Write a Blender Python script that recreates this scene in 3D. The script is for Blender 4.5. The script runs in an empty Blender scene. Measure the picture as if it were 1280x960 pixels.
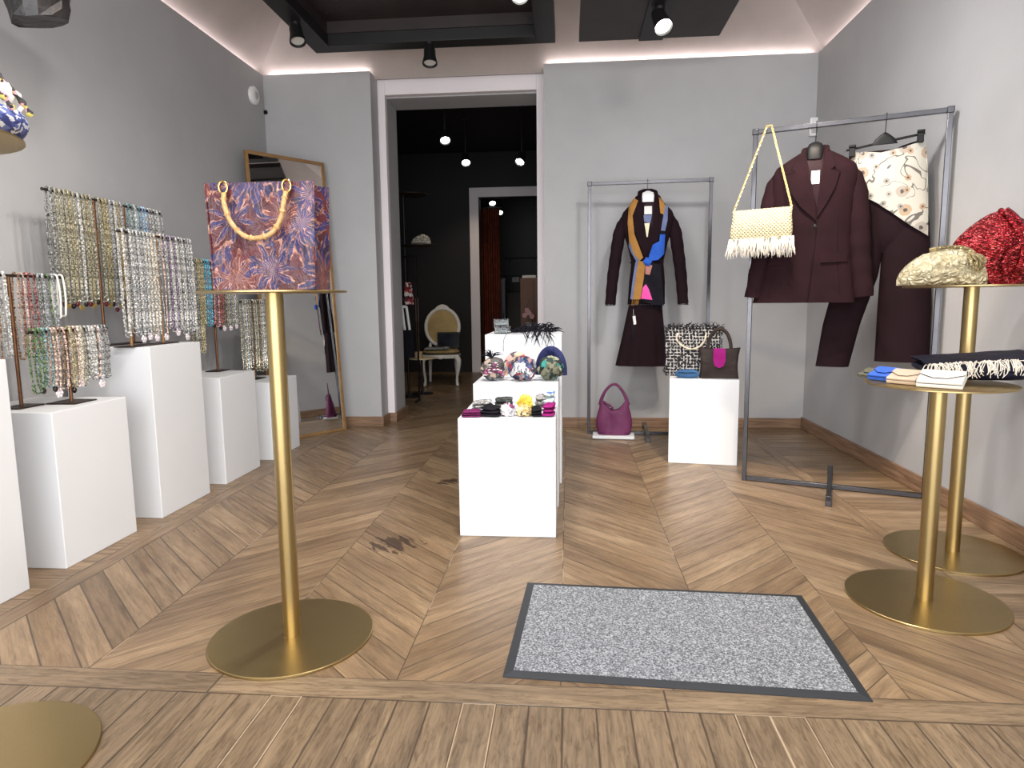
import bpy, bmesh, math, random
from mathutils import Vector, Matrix, noise
R = math.radians
PI = math.pi
random.seed(7)
S = bpy.context.scene
COL = S.collection

# ------------------------------------------------------------------ camera, world, light, exposure
cam_d = bpy.data.cameras.new('camera')
cam = bpy.data.objects.new('camera', cam_d)
COL.objects.link(cam)
S.camera = cam
cam_d.sensor_width = 36.0
cam_d.lens = 36.0 * 824.03 / 1280.0
cam_d.clip_start = 0.02
_yaw, _pitch, _roll = 0.08536959, -0.12456566, 0.01079951
_m = Matrix.Rotation(_yaw, 3, 'Z') @ Matrix.Rotation(_pitch, 3, 'X') @ Matrix.Rotation(_roll, 3, 'Y')
_right, _fwd, _up = _m @ Vector((1, 0, 0)), _m @ Vector((0, 1, 0)), _m @ Vector((0, 0, 1))
_mm = Matrix((_right, _up, -_fwd)).transposed().to_4x4()
_mm.translation = Vector((0, 0, 1.10))
cam.matrix_world = _mm

S.view_settings.view_transform = 'Standard'
S.view_settings.look = 'None'
S.view_settings.gamma = 1.0
S.view_settings.use_curve_mapping = False
S.view_settings.exposure = 0.0

world = bpy.data.worlds.new('world')
S.world = world
world.use_nodes = True
world.node_tree.nodes['Background'].inputs[0].default_value = (0.92, 0.95, 1.0, 1)
world.node_tree.nodes['Background'].inputs[1].default_value = 0.62

def area_light(name, loc, rot, sx, sy, power, color):
    d = bpy.data.lights.new(name, 'AREA')
    d.shape = 'RECTANGLE'
    d.size, d.size_y = sx, sy
    d.energy = power
    d.color = color
    o = bpy.data.objects.new(name, d)
    o.location, o.rotation_euler = loc, rot
    COL.objects.link(o)
    return o

# daylight entering by the shop front behind the camera
area_light('daylight', (-0.3, -1.0, 1.62), (R(90), 0, 0), 4.5, 2.85, 238, (0.96, 0.98, 1.0))

def spot_light(name, loc, target, power, color, angle, blend=0.5, radius=0.03):
    d = bpy.data.lights.new(name, 'SPOT')
    d.energy, d.color, d.spot_size, d.spot_blend, d.shadow_soft_size = power, color, R(angle), blend, radius
    o = bpy.data.objects.new(name, d)
    o.location = loc
    o.rotation_euler = (Vector(target) - Vector(loc)).to_track_quat('-Z', 'Y').to_euler()
    COL.objects.link(o)
    return o

WARM = (1.0, 0.80, 0.58)
COOL = (0.93, 0.96, 1.0)

# ------------------------------------------------------------------ material helpers
def lin(c):
    c = c / 255.0
    return c / 12.92 if c <= 0.04045 else ((c + 0.055) / 1.055) ** 2.4
def rgb(r, g, b):
    return (lin(r), lin(g), lin(b), 1.0)

class NT:
    """small helper for building node graphs"""
    def __init__(self, name):
        self.m = bpy.data.materials.new(name)
        self.m.use_nodes = True
        self.t = self.m.node_tree
        self.b = self.t.nodes['Principled BSDF']
    def set(self, sock, v):
        if isinstance(v, bpy.types.NodeSocket):
            self.t.links.new(v, sock)
        else:
            sock.default_value = v
    def n(self, typ, out=0, **kw):
        nd = self.t.nodes.new(typ)
        for k, v in kw.items():
            if k.startswith('_'):
                setattr(nd, k[1:], v)
            else:
                self.set(nd.inputs[int(k[1:]) if k[0] == 'i' and k[1:].isdigit() else k.replace('__', ' ')], v)
        return nd.outputs[out]
    def ma(self, op, a, b=None, c=None):
        nd = self.t.nodes.new('ShaderNodeMath')
        nd.operation = op
        for i, v in enumerate((a, b, c)):
            if v is not None:
                self.set(nd.inputs[i], v)
        return nd.outputs[0]
    def mix(self, f, a, b, mode='MIX'):
        nd = self.t.nodes.new('ShaderNodeMix')
        nd.data_type = 'RGBA'
        nd.blend_type = mode
        self.set(nd.inputs[0], f); self.set(nd.inputs[6], a); self.set(nd.inputs[7], b)
        return nd.outputs[2]
    def ramp(self, f, stops, interp='LINEAR'):
        nd = self.t.nodes.new('ShaderNodeValToRGB')
        nd.color_ramp.interpolation = interp
        e = nd.color_ramp.elements
        while len(e) < len(stops):
            e.new(0.5)
        for i, (p, c) in enumerate(stops):
            e[i].position = p
            e[i].color = c if len(c) == 4 else (*c, 1)
        self.set(nd.inputs[0], f)
        return nd.outputs[0]
    def obj(self):
        return self.n('ShaderNodeTexCoord', 3)
    def xyz(self, v):
        nd = self.t.nodes.new('ShaderNodeSeparateXYZ')
        self.set(nd.inputs[0], v)
        return nd.outputs
    def comb(self, x, y, z):
        nd = self.t.nodes.new('ShaderNodeCombineXYZ')
        for i, v in enumerate((x, y, z)):
            self.set(nd.inputs[i], v)
        return nd.outputs[0]
    def noise(self, vec, scale, detail=3, rough=0.5, out=0, dist=0.0):
        return self.n('ShaderNodeTexNoise', out, Vector=vec, Scale=scale, Detail=detail, Roughness=rough, Distortion=dist)
    def bump(self, h, strength=0.3, dist=0.01):
        o = self.n('ShaderNodeBump', 0, Height=h, Strength=strength, Distance=dist)
        self.t.links.new(o, self.b.inputs['Normal'])
    def p(self, **kw):
        for k, v in kw.items():
            self.set(self.b.inputs[k.replace('__', ' ')], v)
        return self.m

MATS = {}
def mat(name, col, rough=0.6, metal=0.0, var=0.0, vscale=20, bump=0.0, bscale=60, **kw):
    """plain procedural material: colour with a little noise, optional bump"""
    if name in MATS:
        return MATS[name]
    t = NT(name)
    o = t.obj()
    c = col
    if var > 0:
        nz = t.noise(o, vscale, 4)
        lo = tuple(max(0, x * (1 - var)) for x in col[:3]) + (1,)
        hi = tuple(min(1, x * (1 + var)) for x in col[:3]) + (1,)
        c = t.ramp(nz, [(0.3, lo), (0.7, hi)])
    t.p(Base__Color=c, Roughness=rough, Metallic=metal, **kw)
    if bump > 0:
        t.bump(t.noise(o, bscale, 4), bump, 0.006)
    MATS[name] = t.m
    return t.m

def emit(name, col, strength):
    if name in MATS:
        return MATS[name]
    t = NT(name)
    t.p(Base__Color=col, Emission__Color=col, Emission__Strength=strength)
    MATS[name] = t.m
    return t.m

# ------------------------------------------------------------------ mesh helpers
class MB:
    def __init__(self):
        self.v, self.f, self.mi = [], [], []
    def add(self, v, f, mi=0):
        n = len(self.v)
        self.v += [tuple(p) for p in v]
        self.f += [tuple(i + n for i in q) for q in f]
        self.mi += [mi] * len(f)
        return self
    def box(self, x0, x1, y0, y1, z0, z1, mi=0):
        return self.add([(x0, y0, z0), (x1, y0, z0), (x1, y1, z0), (x0, y1, z0), (x0, y0, z1), (x1, y0, z1), (x1, y1, z1), (x0, y1, z1)],
                        [(3, 2, 1, 0), (4, 5, 6, 7), (0, 1, 5, 4), (1, 2, 6, 5), (2, 3, 7, 6), (3, 0, 4, 7)], mi)
    def rbox(self, c, s, rot=None, mi=0):
        rot = rot or Matrix.Identity(3)
        vs = []
        for z in (-1, 1):
            for x, y in ((-1, -1), (1, -1), (1, 1), (-1, 1)):
                vs.append(Vector(c) + rot @ Vector((x * s[0] / 2, y * s[1] / 2, z * s[2] / 2)))
        return self.add(vs, [(3, 2, 1, 0), (4, 5, 6, 7), (0, 1, 5, 4), (1, 2, 6, 5), (2, 3, 7, 6), (3, 0, 4, 7)], mi)
    def tube(self, pts, r, n=8, closed=False, flat=1.0, mi=0):
        pts = [Vector(p) for p in pts]
        k = len(pts)
        rs = r if isinstance(r, (list, tuple)) else [r] * k
        vs, fs = [], []
        prev = None
        for i, p in enumerate(pts):
            if closed:
                t = (pts[(i + 1) % k] - pts[i - 1])
            else:
                t = pts[min(i + 1, k - 1)] - pts[max(i - 1, 0)]
            t = t.normalized() if t.length > 1e-9 else Vector((0, 0, 1))
            if prev is None:
                a = Vector((0, 0, 1)) if abs(t.z) < 0.9 else Vector((1, 0, 0))
                u = (a - t * a.dot(t)).normalized()
            else:
                u = prev - t * prev.dot(t)
                u = u.normalized() if u.length > 1e-6 else t.orthogonal().normalized()
            prev = u
            w = t.cross(u)
            for j in range(n):
                a = 2 * PI * j / n
                vs.append(p + (u * math.cos(a) + w * math.sin(a) * flat) * rs[i])
        for i in range(k if closed else k - 1):
            for j in range(n):
                i2 = (i + 1) % k
                fs.append((i * n + j, i * n + (j + 1) % n, i2 * n + (j + 1) % n, i2 * n + j))
        if not closed:
            fs.append(tuple(range(n - 1, -1, -1)))
            fs.append(tuple((k - 1) * n + j for j in range(n)))
        return self.add(vs, fs, mi)
    def lathe(self, prof, n=48, c=(0, 0, 0), mi=0):
        vs, fs = [], []
        for r, z in prof:
            for j in range(n):
                a = 2 * PI * j / n
                vs.append((c[0] + r * math.cos(a), c[1] + r * math.sin(a), c[2] + z))
        for i in range(len(prof) - 1):
            for j in range(n):
                fs.append((i * n + j, i * n + (j + 1) % n, (i + 1) * n + (j + 1) % n, (i + 1) * n + j))
        fs.append(tuple(range(n - 1, -1, -1)))
        fs.append(tuple((len(prof) - 1) * n + j for j in range(n)))
        return self.add(vs, fs, mi)
    def grid(self, fn, nu, nv, wrap=False, mi=0):
        vs, fs = [], []
        for j in range(nv + 1):
            for i in range(nu if wrap else nu + 1):
                vs.append(fn(i / nu, j / nv))
        w = nu if wrap else nu + 1
        for j in range(nv):
            for i in range(nu):
                i2 = (i + 1) % w if wrap else i + 1
                fs.append((j * w + i, j * w + i2, (j + 1) * w + i2, (j + 1) * w + i))
        return self.add(vs, fs, mi)
    def loft(self, secs, n=32, fold=None, caps=True, mi=0):
        """secs: (cx, cy, cz, rx, ry[, power]); closed super-ellipse rings"""
        vs, fs = [], []
        for si, s in enumerate(secs):
            cx, cy, cz, rx, ry = s[:5]
            pw = s[5] if len(s) > 5 else 2.0
            for j in range(n):
                a = 2 * PI * j / n
                ca, sa = math.cos(a), math.sin(a)
                x = math.copysign(abs(ca) ** (2 / pw), ca) * rx
                y = math.copysign(abs(sa) ** (2 / pw), sa) * ry
                k = fold(a, cz, si) if fold else 0.0
                l = math.hypot(x, y) or 1
                vs.append((cx + x + x / l * k, cy + y + y / l * k, cz))
        for i in range(len(secs) - 1):
            for j in range(n):
                fs.append((i * n + j, i * n + (j + 1) % n, (i + 1) * n + (j + 1) % n, (i + 1) * n + j))
        if caps:
            fs.append(tuple(range(n - 1, -1, -1)))
            fs.append(tuple((len(secs) - 1) * n + j for j in range(n)))
        return self.add(vs, fs, mi)
    def blob(self, c, rad, amp=0.15, freq=6.0, seed=0, nu=40, nv=22, floor=None, shape=None, mi=0):
        c = Vector(c)
        def fn(u, v):
            th, ph = 2 * PI * u, PI * (v * 0.998 + 0.001)
            d = Vector((math.cos(th) * math.sin(ph), math.sin(th) * math.sin(ph), -math.cos(ph)))
            k = 1.0
            if amp:
                k += amp * noise.fractal(d * freq * 0.35 + Vector((seed * 7.3, seed * 3.1, seed)), 0.7, 2.0, 4)
            if shape:
                k *= shape(d)
            p = Vector((d.x * rad[0], d.y * rad[1], d.z * rad[2])) * k + c
            if floor is not None and p.z < floor:
                p.z = floor + (p.z - floor) * 0.02
            return p
        return self.grid(fn, nu, nv, wrap=True, mi=mi)
    def plate(self, outline, yfun, thick=0.006, cuts=3, mi=0):
        """flat-ish cloth piece: outline in (x, z), laid on the surface y = yfun(x, z), with real thickness towards -y"""
        bm = bmesh.new()
        vv = [bm.verts.new((x, 0, z)) for x, z in outline]
        bm.faces.new(vv)
        bmesh.ops.triangulate(bm, faces=bm.faces[:])
        if cuts:
            bmesh.ops.subdivide_edges(bm, edges=bm.edges[:], cuts=cuts, use_grid_fill=True)
        bmesh.ops.triangulate(bm, faces=bm.faces[:])
        bm.verts.index_update()
        base = [v.co.copy() for v in bm.verts]
        bnd = [(e.verts[0].index, e.verts[1].index) for e in bm.edges if len(e.link_faces) == 1]
        nv = len(base)
        vs = [(p.x, yfun(p.x, p.z) - thick, p.z) for p in base] + [(p.x, yfun(p.x, p.z) + 0.001, p.z) for p in base]
        fs = []
        for f in bm.faces:
            ids = [v.index for v in f.verts]
            if f.normal.y > 0:
                ids = ids[::-1]
            fs.append(tuple(ids))
            fs.append(tuple(i + nv for i in ids[::-1]))
        for a, b in bnd:
            fs.append((a, b, b + nv, a + nv))
        bm.free()
        return self.add(vs, fs, mi)
    def move(self, off=(0, 0, 0), rot=None):
        rot = rot or Matrix.Identity(3)
        self.v = [tuple(rot @ Vector(p) + Vector(off)) for p in self.v]
        return self
    def mesh(self, name, mats, smooth=35):
        me = bpy.data.meshes.new(name)
        me.from_pydata(self.v, [], self.f)
        if not isinstance(mats, (list, tuple)):
            mats = [mats]
        for m in mats:
            me.materials.append(m)
        if any(self.mi):
            me.polygons.foreach_set('material_index', self.mi)
        bm = bmesh.new()
        bm.from_mesh(me)
        bmesh.ops.recalc_face_normals(bm, faces=bm.faces[:])
        bm.to_mesh(me)
        bm.free()
        if smooth:
            me.polygons.foreach_set('use_smooth', [True] * len(me.polygons))
            me.set_sharp_from_angle(angle=R(smooth))
        me.update()
        return me
    def build(self, name, mats, parent=None, loc=None, rot=None, smooth=35, bevel=0.0, sub=0):
        o = bpy.data.objects.new(name, self.mesh(name, mats, smooth))
        COL.objects.link(o)
        if parent is not None:
            o.parent = parent
        if loc:
            o.location = loc
        if rot:
            o.rotation_euler = rot
        if bevel:
            b = o.modifiers.new('bevel', 'BEVEL')
            b.width, b.segments, b.limit_method = bevel, 2, 'ANGLE'
        if sub:
            s = o.modifiers.new('sub', 'SUBSURF')
            s.levels = s.render_levels = sub
        return o

def thing(name, label, cat, loc=(0, 0, 0), rz=0.0, group=None):
    o = bpy.data.objects.new(name, None)
    o.empty_display_size = 0.05
    COL.objects.link(o)
    o.location = loc
    o.rotation_euler = (0, 0, rz)
    return tag(o, label, cat, group)
def tag(o, label, cat, group=None):
    o['label'] = label
    o['category'] = cat
    if group:
        o['group'] = group
    return o
def struct(o):
    o['kind'] = 'structure'
    return o
def copy_tree(o, parent=None):
    c = o.copy()
    COL.objects.link(c)
    c.parent = parent
    for ch in list(o.children):
        copy_tree(ch, c)
    return c
def arc(c, r, a0, a1, n, plane='xz', ry=None):
    ry = ry or r
    out = []
    for i in range(n + 1):
        a = a0 + (a1 - a0) * i / n
        p, q = r * math.cos(a), ry * math.sin(a)
        out.append((c[0] + p, c[1], c[2] + q) if plane == 'xz' else (c[0] + p, c[1] + q, c[2]) if plane == 'xy' else (c[0], c[1] + p, c[2] + q))
    return out
def smoothpath(pts, per=6):
    """Catmull-Rom through points"""
    P = [Vector(p) for p in pts]
    P = [P[0] * 2 - P[1]] + P + [P[-1] * 2 - P[-2]]
    out = []
    for i in range(1, len(P) - 2):
        for k in range(per):
            t = k / per
            a, b, c, d = P[i - 1], P[i], P[i + 1], P[i + 2]
            out.append(0.5 * ((2 * b) + (c - a) * t + (2 * a - 5 * b + 4 * c - d) * t * t + (3 * b - a - 3 * c + d) * t ** 3))
    out.append(P[-2])
    return out

# ------------------------------------------------------------------ surfaces of the room
XL, XR, YB, ZT, YF = -2.60, 1.99, 5.72, 3.04, -0.70

def floor_material():
    t = NT('oak_parquet')
    ma = t.ma
    xyz = t.xyz(t.obj())
    x, y = xyz[0], xyz[1]
    SW, PW = 0.4805, 0.131
    def sel(mk, a, b):                      # mk = 1 gives b
        return ma('ADD', ma('MULTIPLY', a, ma('SUBTRACT', 1.0, mk)), ma('MULTIPLY', b, mk))
    def edge(fr, w):
        return ma('MULTIPLY', ma('MINIMUM', fr, ma('SUBTRACT', 1.0, fr)), w)
    # chevron field
    u = ma('DIVIDE', ma('ADD', x, 1.943), SW)
    strip = ma('FLOOR', u)
    fr = ma('SUBTRACT', u, strip)
    par = ma('ABSOLUTE', ma('MODULO', strip, 2.0))
    sg = ma('SUBTRACT', ma('MULTIPLY', par, 2.0), 1.0)
    v = ma('DIVIDE', ma('SUBTRACT', y, ma('MULTIPLY', ma('MULTIPLY', sg, fr), SW * 0.98)), PW)
    pl = ma('FLOOR', v)
    pf = ma('SUBTRACT', v, pl)
    cid = ma('ADD', ma('MULTIPLY', strip, 37.0), pl)
    calong = ma('MULTIPLY', ma('ADD', x, ma('MULTIPLY', sg, y)), 0.707)
    cperp = ma('MULTIPLY', ma('SUBTRACT', y, ma('MULTIPLY', sg, x)), 0.707)
    cedge = ma('MINIMUM', edge(pf, PW * 0.707), edge(fr, SW))
    # boards across (beside the walls)
    lv = ma('DIVIDE', y, 0.092)
    lid = ma('ADD', ma('FLOOR', lv), 900.0)
    ledge = edge(ma('FRACT', lv), 0.092)
    # boards running in depth (in front of the threshold)
    fv = ma('DIVIDE', ma('ADD', x, 0.015), 0.0915)
    fid = ma('ADD', ma('FLOOR', fv), 1700.0)
    fedge = edge(ma('FRACT', fv), 0.0915)
    # long border boards
    bid = ma('ADD', ma('FLOOR', ma('DIVIDE', y, 1.3)), 2500.0)
    tid = ma('ADD', ma('FLOOR', ma('DIVIDE', ma('ADD', x, 1.03), 1.30)), 2600.0)
    side = ma('MAXIMUM', ma('LESS_THAN', x, -1.943), ma('GREATER_THAN', x, 1.42))
    outer = ma('MAXIMUM', ma('LESS_THAN', x, -2.03), ma('GREATER_THAN', x, 1.505))
    near = ma('LESS_THAN', y, 1.78)
    nearer = ma('LESS_THAN', y, 1.68)
    pid, al, pe, ed = cid, calong, cperp, cedge
    be = ma('MINIMUM', ma('MINIMUM', ma('ABSOLUTE', ma('ADD', x, 1.943)), ma('ABSOLUTE', ma('ADD', x, 2.03))),
            ma('MINIMUM', ma('ABSOLUTE', ma('SUBTRACT', x, 1.42)), ma('ABSOLUTE', ma('SUBTRACT', x, 1.505))))
    pid, al, pe, ed = sel(side, pid, bid), sel(side, al, y), sel(side, pe, x), sel(side, ed, be)
    pid, al, pe, ed = sel(outer, pid, lid), sel(outer, al, x), sel(outer, pe, y), sel(outer, ed, ma('MINIMUM', ledge, be))
    te = ma('MINIMUM', ma('ABSOLUTE', ma('SUBTRACT', y, 1.78)), ma('ABSOLUTE', ma('SUBTRACT', y, 1.68)))
    te2 = ma('MINIMUM', te, edge(ma('FRACT', ma('DIVIDE', ma('ADD', x, 1.03), 1.30)), 1.30))
    pid, al, pe, ed = sel(near, pid, tid), sel(near, al, x), sel(near, pe, y), sel(near, ed, te2)
    pid, al, pe, ed = sel(nearer, pid, fid), sel(nearer, al, y), sel(nearer, pe, x), sel(nearer, ed, ma('MINIMUM', fedge, te))
    rnd = t.n('ShaderNodeTexWhiteNoise', 0, _noise_dimensions='1D', W=pid)
    rnd2 = t.n('ShaderNodeTexWhiteNoise', 0, _noise_dimensions='1D', W=ma('ADD', pid, 0.37))
    gvec = t.comb(ma('MULTIPLY', al, 2.6), ma('MULTIPLY', pe, 34.0), ma('MULTIPLY', rnd, 31.0))
    g1 = t.noise(gvec, 1.0, 6, 0.62, dist=0.6)
    gvec2 = t.comb(ma('MULTIPLY', al, 9.0), ma('MULTIPLY', pe, 190.0), ma('MULTIPLY', rnd, 17.0))
    g2 = t.noise(gvec2, 1.0, 4, 0.6)
    gvec3 = t.comb(ma('MULTIPLY', al, 1.4), ma('MULTIPLY', pe, 5.0), ma('MULTIPLY', rnd, 9.0))
    g3 = t.noise(gvec3, 1.6, 4, 0.6)
    base = t.ramp(rnd, [(0.0, rgb(114, 92, 68)), (0.35, rgb(132, 108, 82)), (0.7, rgb(146, 121, 92)), (1.0, rgb(162, 137, 107))])
    worn = t.ramp(g3, [(0.3, rgb(94, 73, 53)), (0.55, rgb(141, 116, 88)), (0.8, rgb(188, 163, 131))])
    c = t.mix(0.45, base, worn)
    grey = t.mix(0.55, c, rgb(126, 110, 90))
    c = t.mix(ma('MULTIPLY', near, 0.8), c, grey)
    gr = t.ramp(g1, [(0.28, (0.45, 0.42, 0.40)), (0.5, (0.95, 0.95, 0.95)), (0.75, (1.22, 1.20, 1.17))])
    c = t.mix(0.78, c, gr, 'MULTIPLY')
    fine = t.ramp(g2, [(0.3, (0.62, 0.60, 0.58)), (0.6, (1.05, 1.05, 1.05))])
    c = t.mix(0.6, c, fine, 'MULTIPLY')
    g4 = t.noise(t.comb(ma('MULTIPLY', al, 11.0), ma('MULTIPLY', pe, 70.0), ma('MULTIPLY', rnd, 23.0)), 1.0, 5, 0.7, dist=1.2)
    fleck = t.ramp(g4, [(0.36, (0.50, 0.46, 0.42)), (0.52, (1.0, 1.0, 1.0)), (0.72, (1.16, 1.15, 1.13))])
    c = t.mix(ma('ADD', 0.38, ma('MULTIPLY', near, 0.42)), c, fleck, 'MULTIPLY')
    # old black ink-like stains and worn scars in two boards of the parquet
    def stain(c, sx, sy, rad, thr):
        d = t.n('ShaderNodeVectorMath', 1, _operation='DISTANCE', i0=t.comb(x, y, 0.0), i1=(sx, sy, 0.0))
        fall = t.ramp(ma('DIVIDE', d, rad), [(0.0, (1, 1, 1)), (1.0, (0, 0, 0))])
        nz = t.noise(t.comb(ma('MULTIPLY', al, 9.0), ma('MULTIPLY', pe, 30.0), 3.0), 1.0, 5, 0.7)
        k = ma('GREATER_THAN', ma('MULTIPLY', fall, nz), thr)
        return t.mix(ma('MULTIPLY', k, 0.85), c, rgb(52, 36, 26))
    c = stain(c, -0.80, 2.86, 0.40, 0.40)
    c = stain(c, -0.74, 3.92, 0.22, 0.38)
    # joints
    gap = t.ramp(ma('DIVIDE', ed, ma('ADD', 0.0027, ma('MULTIPLY', ma('MAXIMUM', near, ma('LESS_THAN', x, -1.46)), 0.0016))), [(0.3, (1, 1, 1)), (0.9, (0, 0, 0))])
    lightgap = ma('GREATER_THAN', rnd2, 0.90)
    gc = t.mix(ma('MULTIPLY', lightgap, 0.9), rgb(58, 44, 34), rgb(196, 172, 142))
    c = t.mix(ma('MULTIPLY', gap, 0.82), c, gc)
    ro = t.ramp(g1, [(0.3, (0.42, 0.42, 0.42)), (0.7, (0.27, 0.27, 0.27))])
    t.p(Base__Color=c, Roughness=ro, **{'Specular__IOR__Level': 0.45})
    t.bump(ma('SUBTRACT', ma('MULTIPLY', g1, 0.35), gap), 0.35, 0.003)
    return t.m

def wall_material(name, col, amt=0.05):
    t = NT(name)
    o = t.obj()
    nz = t.noise(o, 2.2, 5, 0.6)
    nz2 = t.noise(o, 90, 3, 0.6)
    lo = tuple(x * (1 - amt) for x in col[:3]) + (1,)
    hi = tuple(min(1, x * (1 + amt)) for x in col[:3]) + (1,)
    t.p(Base__Color=t.ramp(nz, [(0.3, lo), (0.7, hi)]), Roughness=0.75)
    t.bump(nz2, 0.12, 0.003)
    return t.m

M_FLOOR = floor_material()
M_WALL = wall_material('grey_wall_paint', rgb(172, 171, 172))
M_TRIM = wall_material('pale_door_paint', rgb(230, 222, 224), 0.02)
M_VAULT = wall_material('rosy_plaster', rgb(186, 174, 168), 0.10)
M_DARKWALL = wall_material('near_black_wall_paint', rgb(30, 28, 29), 0.1)
M_DARKCEIL = wall_material('black_ceiling_paint', rgb(26, 26, 27), 0.1)
M_GREYDARK = wall_material('dark_grey_wall_paint', rgb(98, 98, 98), 0.05)
def wood_trim():
    t = NT('oak_skirting')
    xyz = t.xyz(t.obj())
    nz = t.noise(t.comb(t.ma('MULTIPLY', xyz[0], 4.0), t.ma('MULTIPLY', xyz[1], 4.0), t.ma('MULTIPLY', xyz[2], 70.0)), 1.0, 5, 0.6, dist=0.4)
    t.p(Base__Color=t.ramp(nz, [(0.3, rgb(98, 74, 56)), (0.55, rgb(134, 104, 80)), (0.75, rgb(158, 128, 102))]), Roughness=0.45)
    return t.m
M_SKIRT = wood_trim()
M_BLACKMETAL = mat('black_powder_coat', rgb(24, 23, 23), 0.5, 0.2, 0.15, 8)
M_RAFT = mat('dark_raft_panel', rgb(40, 31, 29), 0.55, 0.0, 0.3, 5)
M_LED = emit('led_strip_light', (1.0, 0.92, 0.94, 1), 11)
M_LAMPON = emit('lit_lamp_lens', (1.0, 0.98, 0.90, 1), 14)
M_LAMPDIM = emit('dim_lamp_lens', (0.5, 0.48, 0.44, 1), 0.03)

struct(MB().box(-3.4, 3.2, -1.3, 14.2, -0.06, 0.0).build('floor', M_FLOOR, smooth=0))
struct(MB().box(XL - 0.2, XL, YF, YB + 0.64, 0, ZT).build('wall_left', M_WALL, smooth=0))
struct(MB().box(XR, XR + 0.2, YF, YB + 0.64, 0, ZT).build('wall_right', M_WALL, smooth=0))
w = MB()
w.box(XL, -1.665, YB, 6.36, 0, ZT)
w.box(-0.20, XR, YB, 6.36, 0, ZT)
w.box(-1.665, -1.61, 6.0, 6.36, 0, ZT)
w.box(-0.26, -0.20, 6.0, 6.36, 0, ZT)
w.box(-1.61, -0.26, 6.0, 6.36, 2.895, ZT)
struct(w.build('wall_back', M_WALL, smooth=0))
# doorway casing
w = MB()
w.box(-1.665, -1.60, 5.93, 6.0, 0, 3.035)
w.box(-0.27, -0.20, 5.93, 6.0, 0, 3.035)
w.box(-1.60, -0.27, 5.93, 6.0, 2.905, 3.035)
struct(w.build('trim_1', M_TRIM, smooth=0, bevel=0.004))
# front lintel above the shop window
struct(MB().box(XL - 0.2, XR + 0.2, YF - 0.15, YF, 2.95, 4.2).build('wall_front', M_WALL, smooth=0))

# coved ceiling above the wall ledge
X0, X1, Y0, Y1, IN, ZC = XL - 0.14, XR + 0.14, YF, YB + 0.16, 1.45, 3.04 + 1.45 * 0.74
v = [(X0, Y0, 3.02), (X1, Y0, 3.02), (X1, Y1, 3.02), (X0, Y1, 3.02), (X0 + IN, Y0, ZC), (X1 - IN, Y0, ZC), (X1 - IN, Y1 - IN, ZC), (X0 + IN, Y1 - IN, ZC)]
f = [(1, 2, 6, 5), (2, 3, 7, 6), (3, 0, 4, 7), (4, 5, 6, 7)]
vb = [(a, b, c + 0.15) for a, b, c in v]
m = MB().add(v, f).add(vb, [q[::-1] for q in f])
m.f += [(0, 4, 12, 8), (1, 9, 13, 5), (4, 12, 13, 5), (0, 8, 11, 3), (3, 11, 10, 2), (2, 10, 9, 1)]
m.mi += [0] * 6
struct(m.build('ceiling', M_VAULT, smooth=0))
# skirting boards
SH = 0.088
struct(MB().box(XR - 0.018, XR, YF, YB, 0, SH + 0.01).build('baseboard_right', M_SKIRT, bevel=0.004))
struct(MB().box(XL, XL + 0.018, YF, YB, 0, SH).build('baseboard_left', M_SKIRT, bevel=0.004))
w = MB()
w.box(-0.20, XR - 0.018, YB - 0.02, YB, 0, SH)
w.box(XL + 0.018, -1.645, YB - 0.02, YB, 0, SH)
w.box(-1.665, -1.645, YB, 5.95, 0, SH)
w.box(-1.645, -1.58, 5.91, 5.93, 0, SH)
w.box(-1.60, -1.58, 5.93, 6.37, 0, SH)
struct(w.build('baseboard_back', M_SKIRT, bevel=0.003))
# light strips lying on the wall ledge
def led(name, label, x0, x1, y0, y1):
    o = MB().box(x0, x1, y0, y1, ZT, ZT + 0.012).build(name, M_LED, smooth=0)
    return tag(o, label, 'light strip', 'light strips on the wall ledge')
led('led_strip', 'glowing light strip on the ledge of the back wall above the coat rack', -0.18, XR - 0.02, YB + 0.06, YB + 0.075)
led('led_strip', 'glowing light strip on the wall ledge between the mirror corner and the doorway', XL + 0.02, -1.69, YB + 0.06, YB + 0.075)
led('led_strip', 'glowing light strip on the ledge of the long wall behind the necklaces', XL - 0.075, XL - 0.06, 0.4, YB)
led('led_strip', 'glowing light strip on the ledge of the wall beside the red bag', XR + 0.06, XR + 0.075, 0.4, YB)

# dark rooms beyond the doorway
struct(MB().box(-2.95, -2.75, 6.36, 10.47, 0, 3.6).build('wall_2', M_DARKWALL, smooth=0))
w = MB()
w.box(-2.75, -1.36, 10.27, 10.47, 0, 3.6)
w.box(-0.10, 1.6, 10.27, 10.47, 0, 3.6)
w.box(-1.36, -0.10, 10.27, 10.47, 2.68, 3.6)
struct(w.build('wall_3', M_DARKWALL, smooth=0))
struct(MB().box(1.2, 1.4, 6.36, 10.27, 0, 3.6).build('wall_4', M_DARKWALL, smooth=0))
struct(MB().box(-2.95, 1.6, 6.36, 10.47, 3.35, 3.5).build('ceiling_2', M_DARKCEIL, smooth=0))
w = MB()
w.box(-1.50, -1.36, 10.22, 10.27, 0, 2.82)
w.box(-0.10, 0.04, 10.22, 10.27, 0, 2.82)
w.box(-1.36, -0.10, 10.22, 10.27, 2.68, 2.82)
struct(w.build('trim_2', M_TRIM, smooth=0, bevel=0.004))
struct(MB().box(-2.2, 1.4, 13.9, 14.1, 0, 3.6).build('wall_5', M_GREYDARK, smooth=0))
struct(MB().box(-2.2, 1.4, 10.47, 14.1, 3.3, 3.45).build('ceiling_3', M_DARKCEIL, smooth=0))
struct(MB().box(-2.4, -2.2, 10.47, 14.1, 0, 3.45).build('wall_6', M_DARKWALL, smooth=0))
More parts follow.
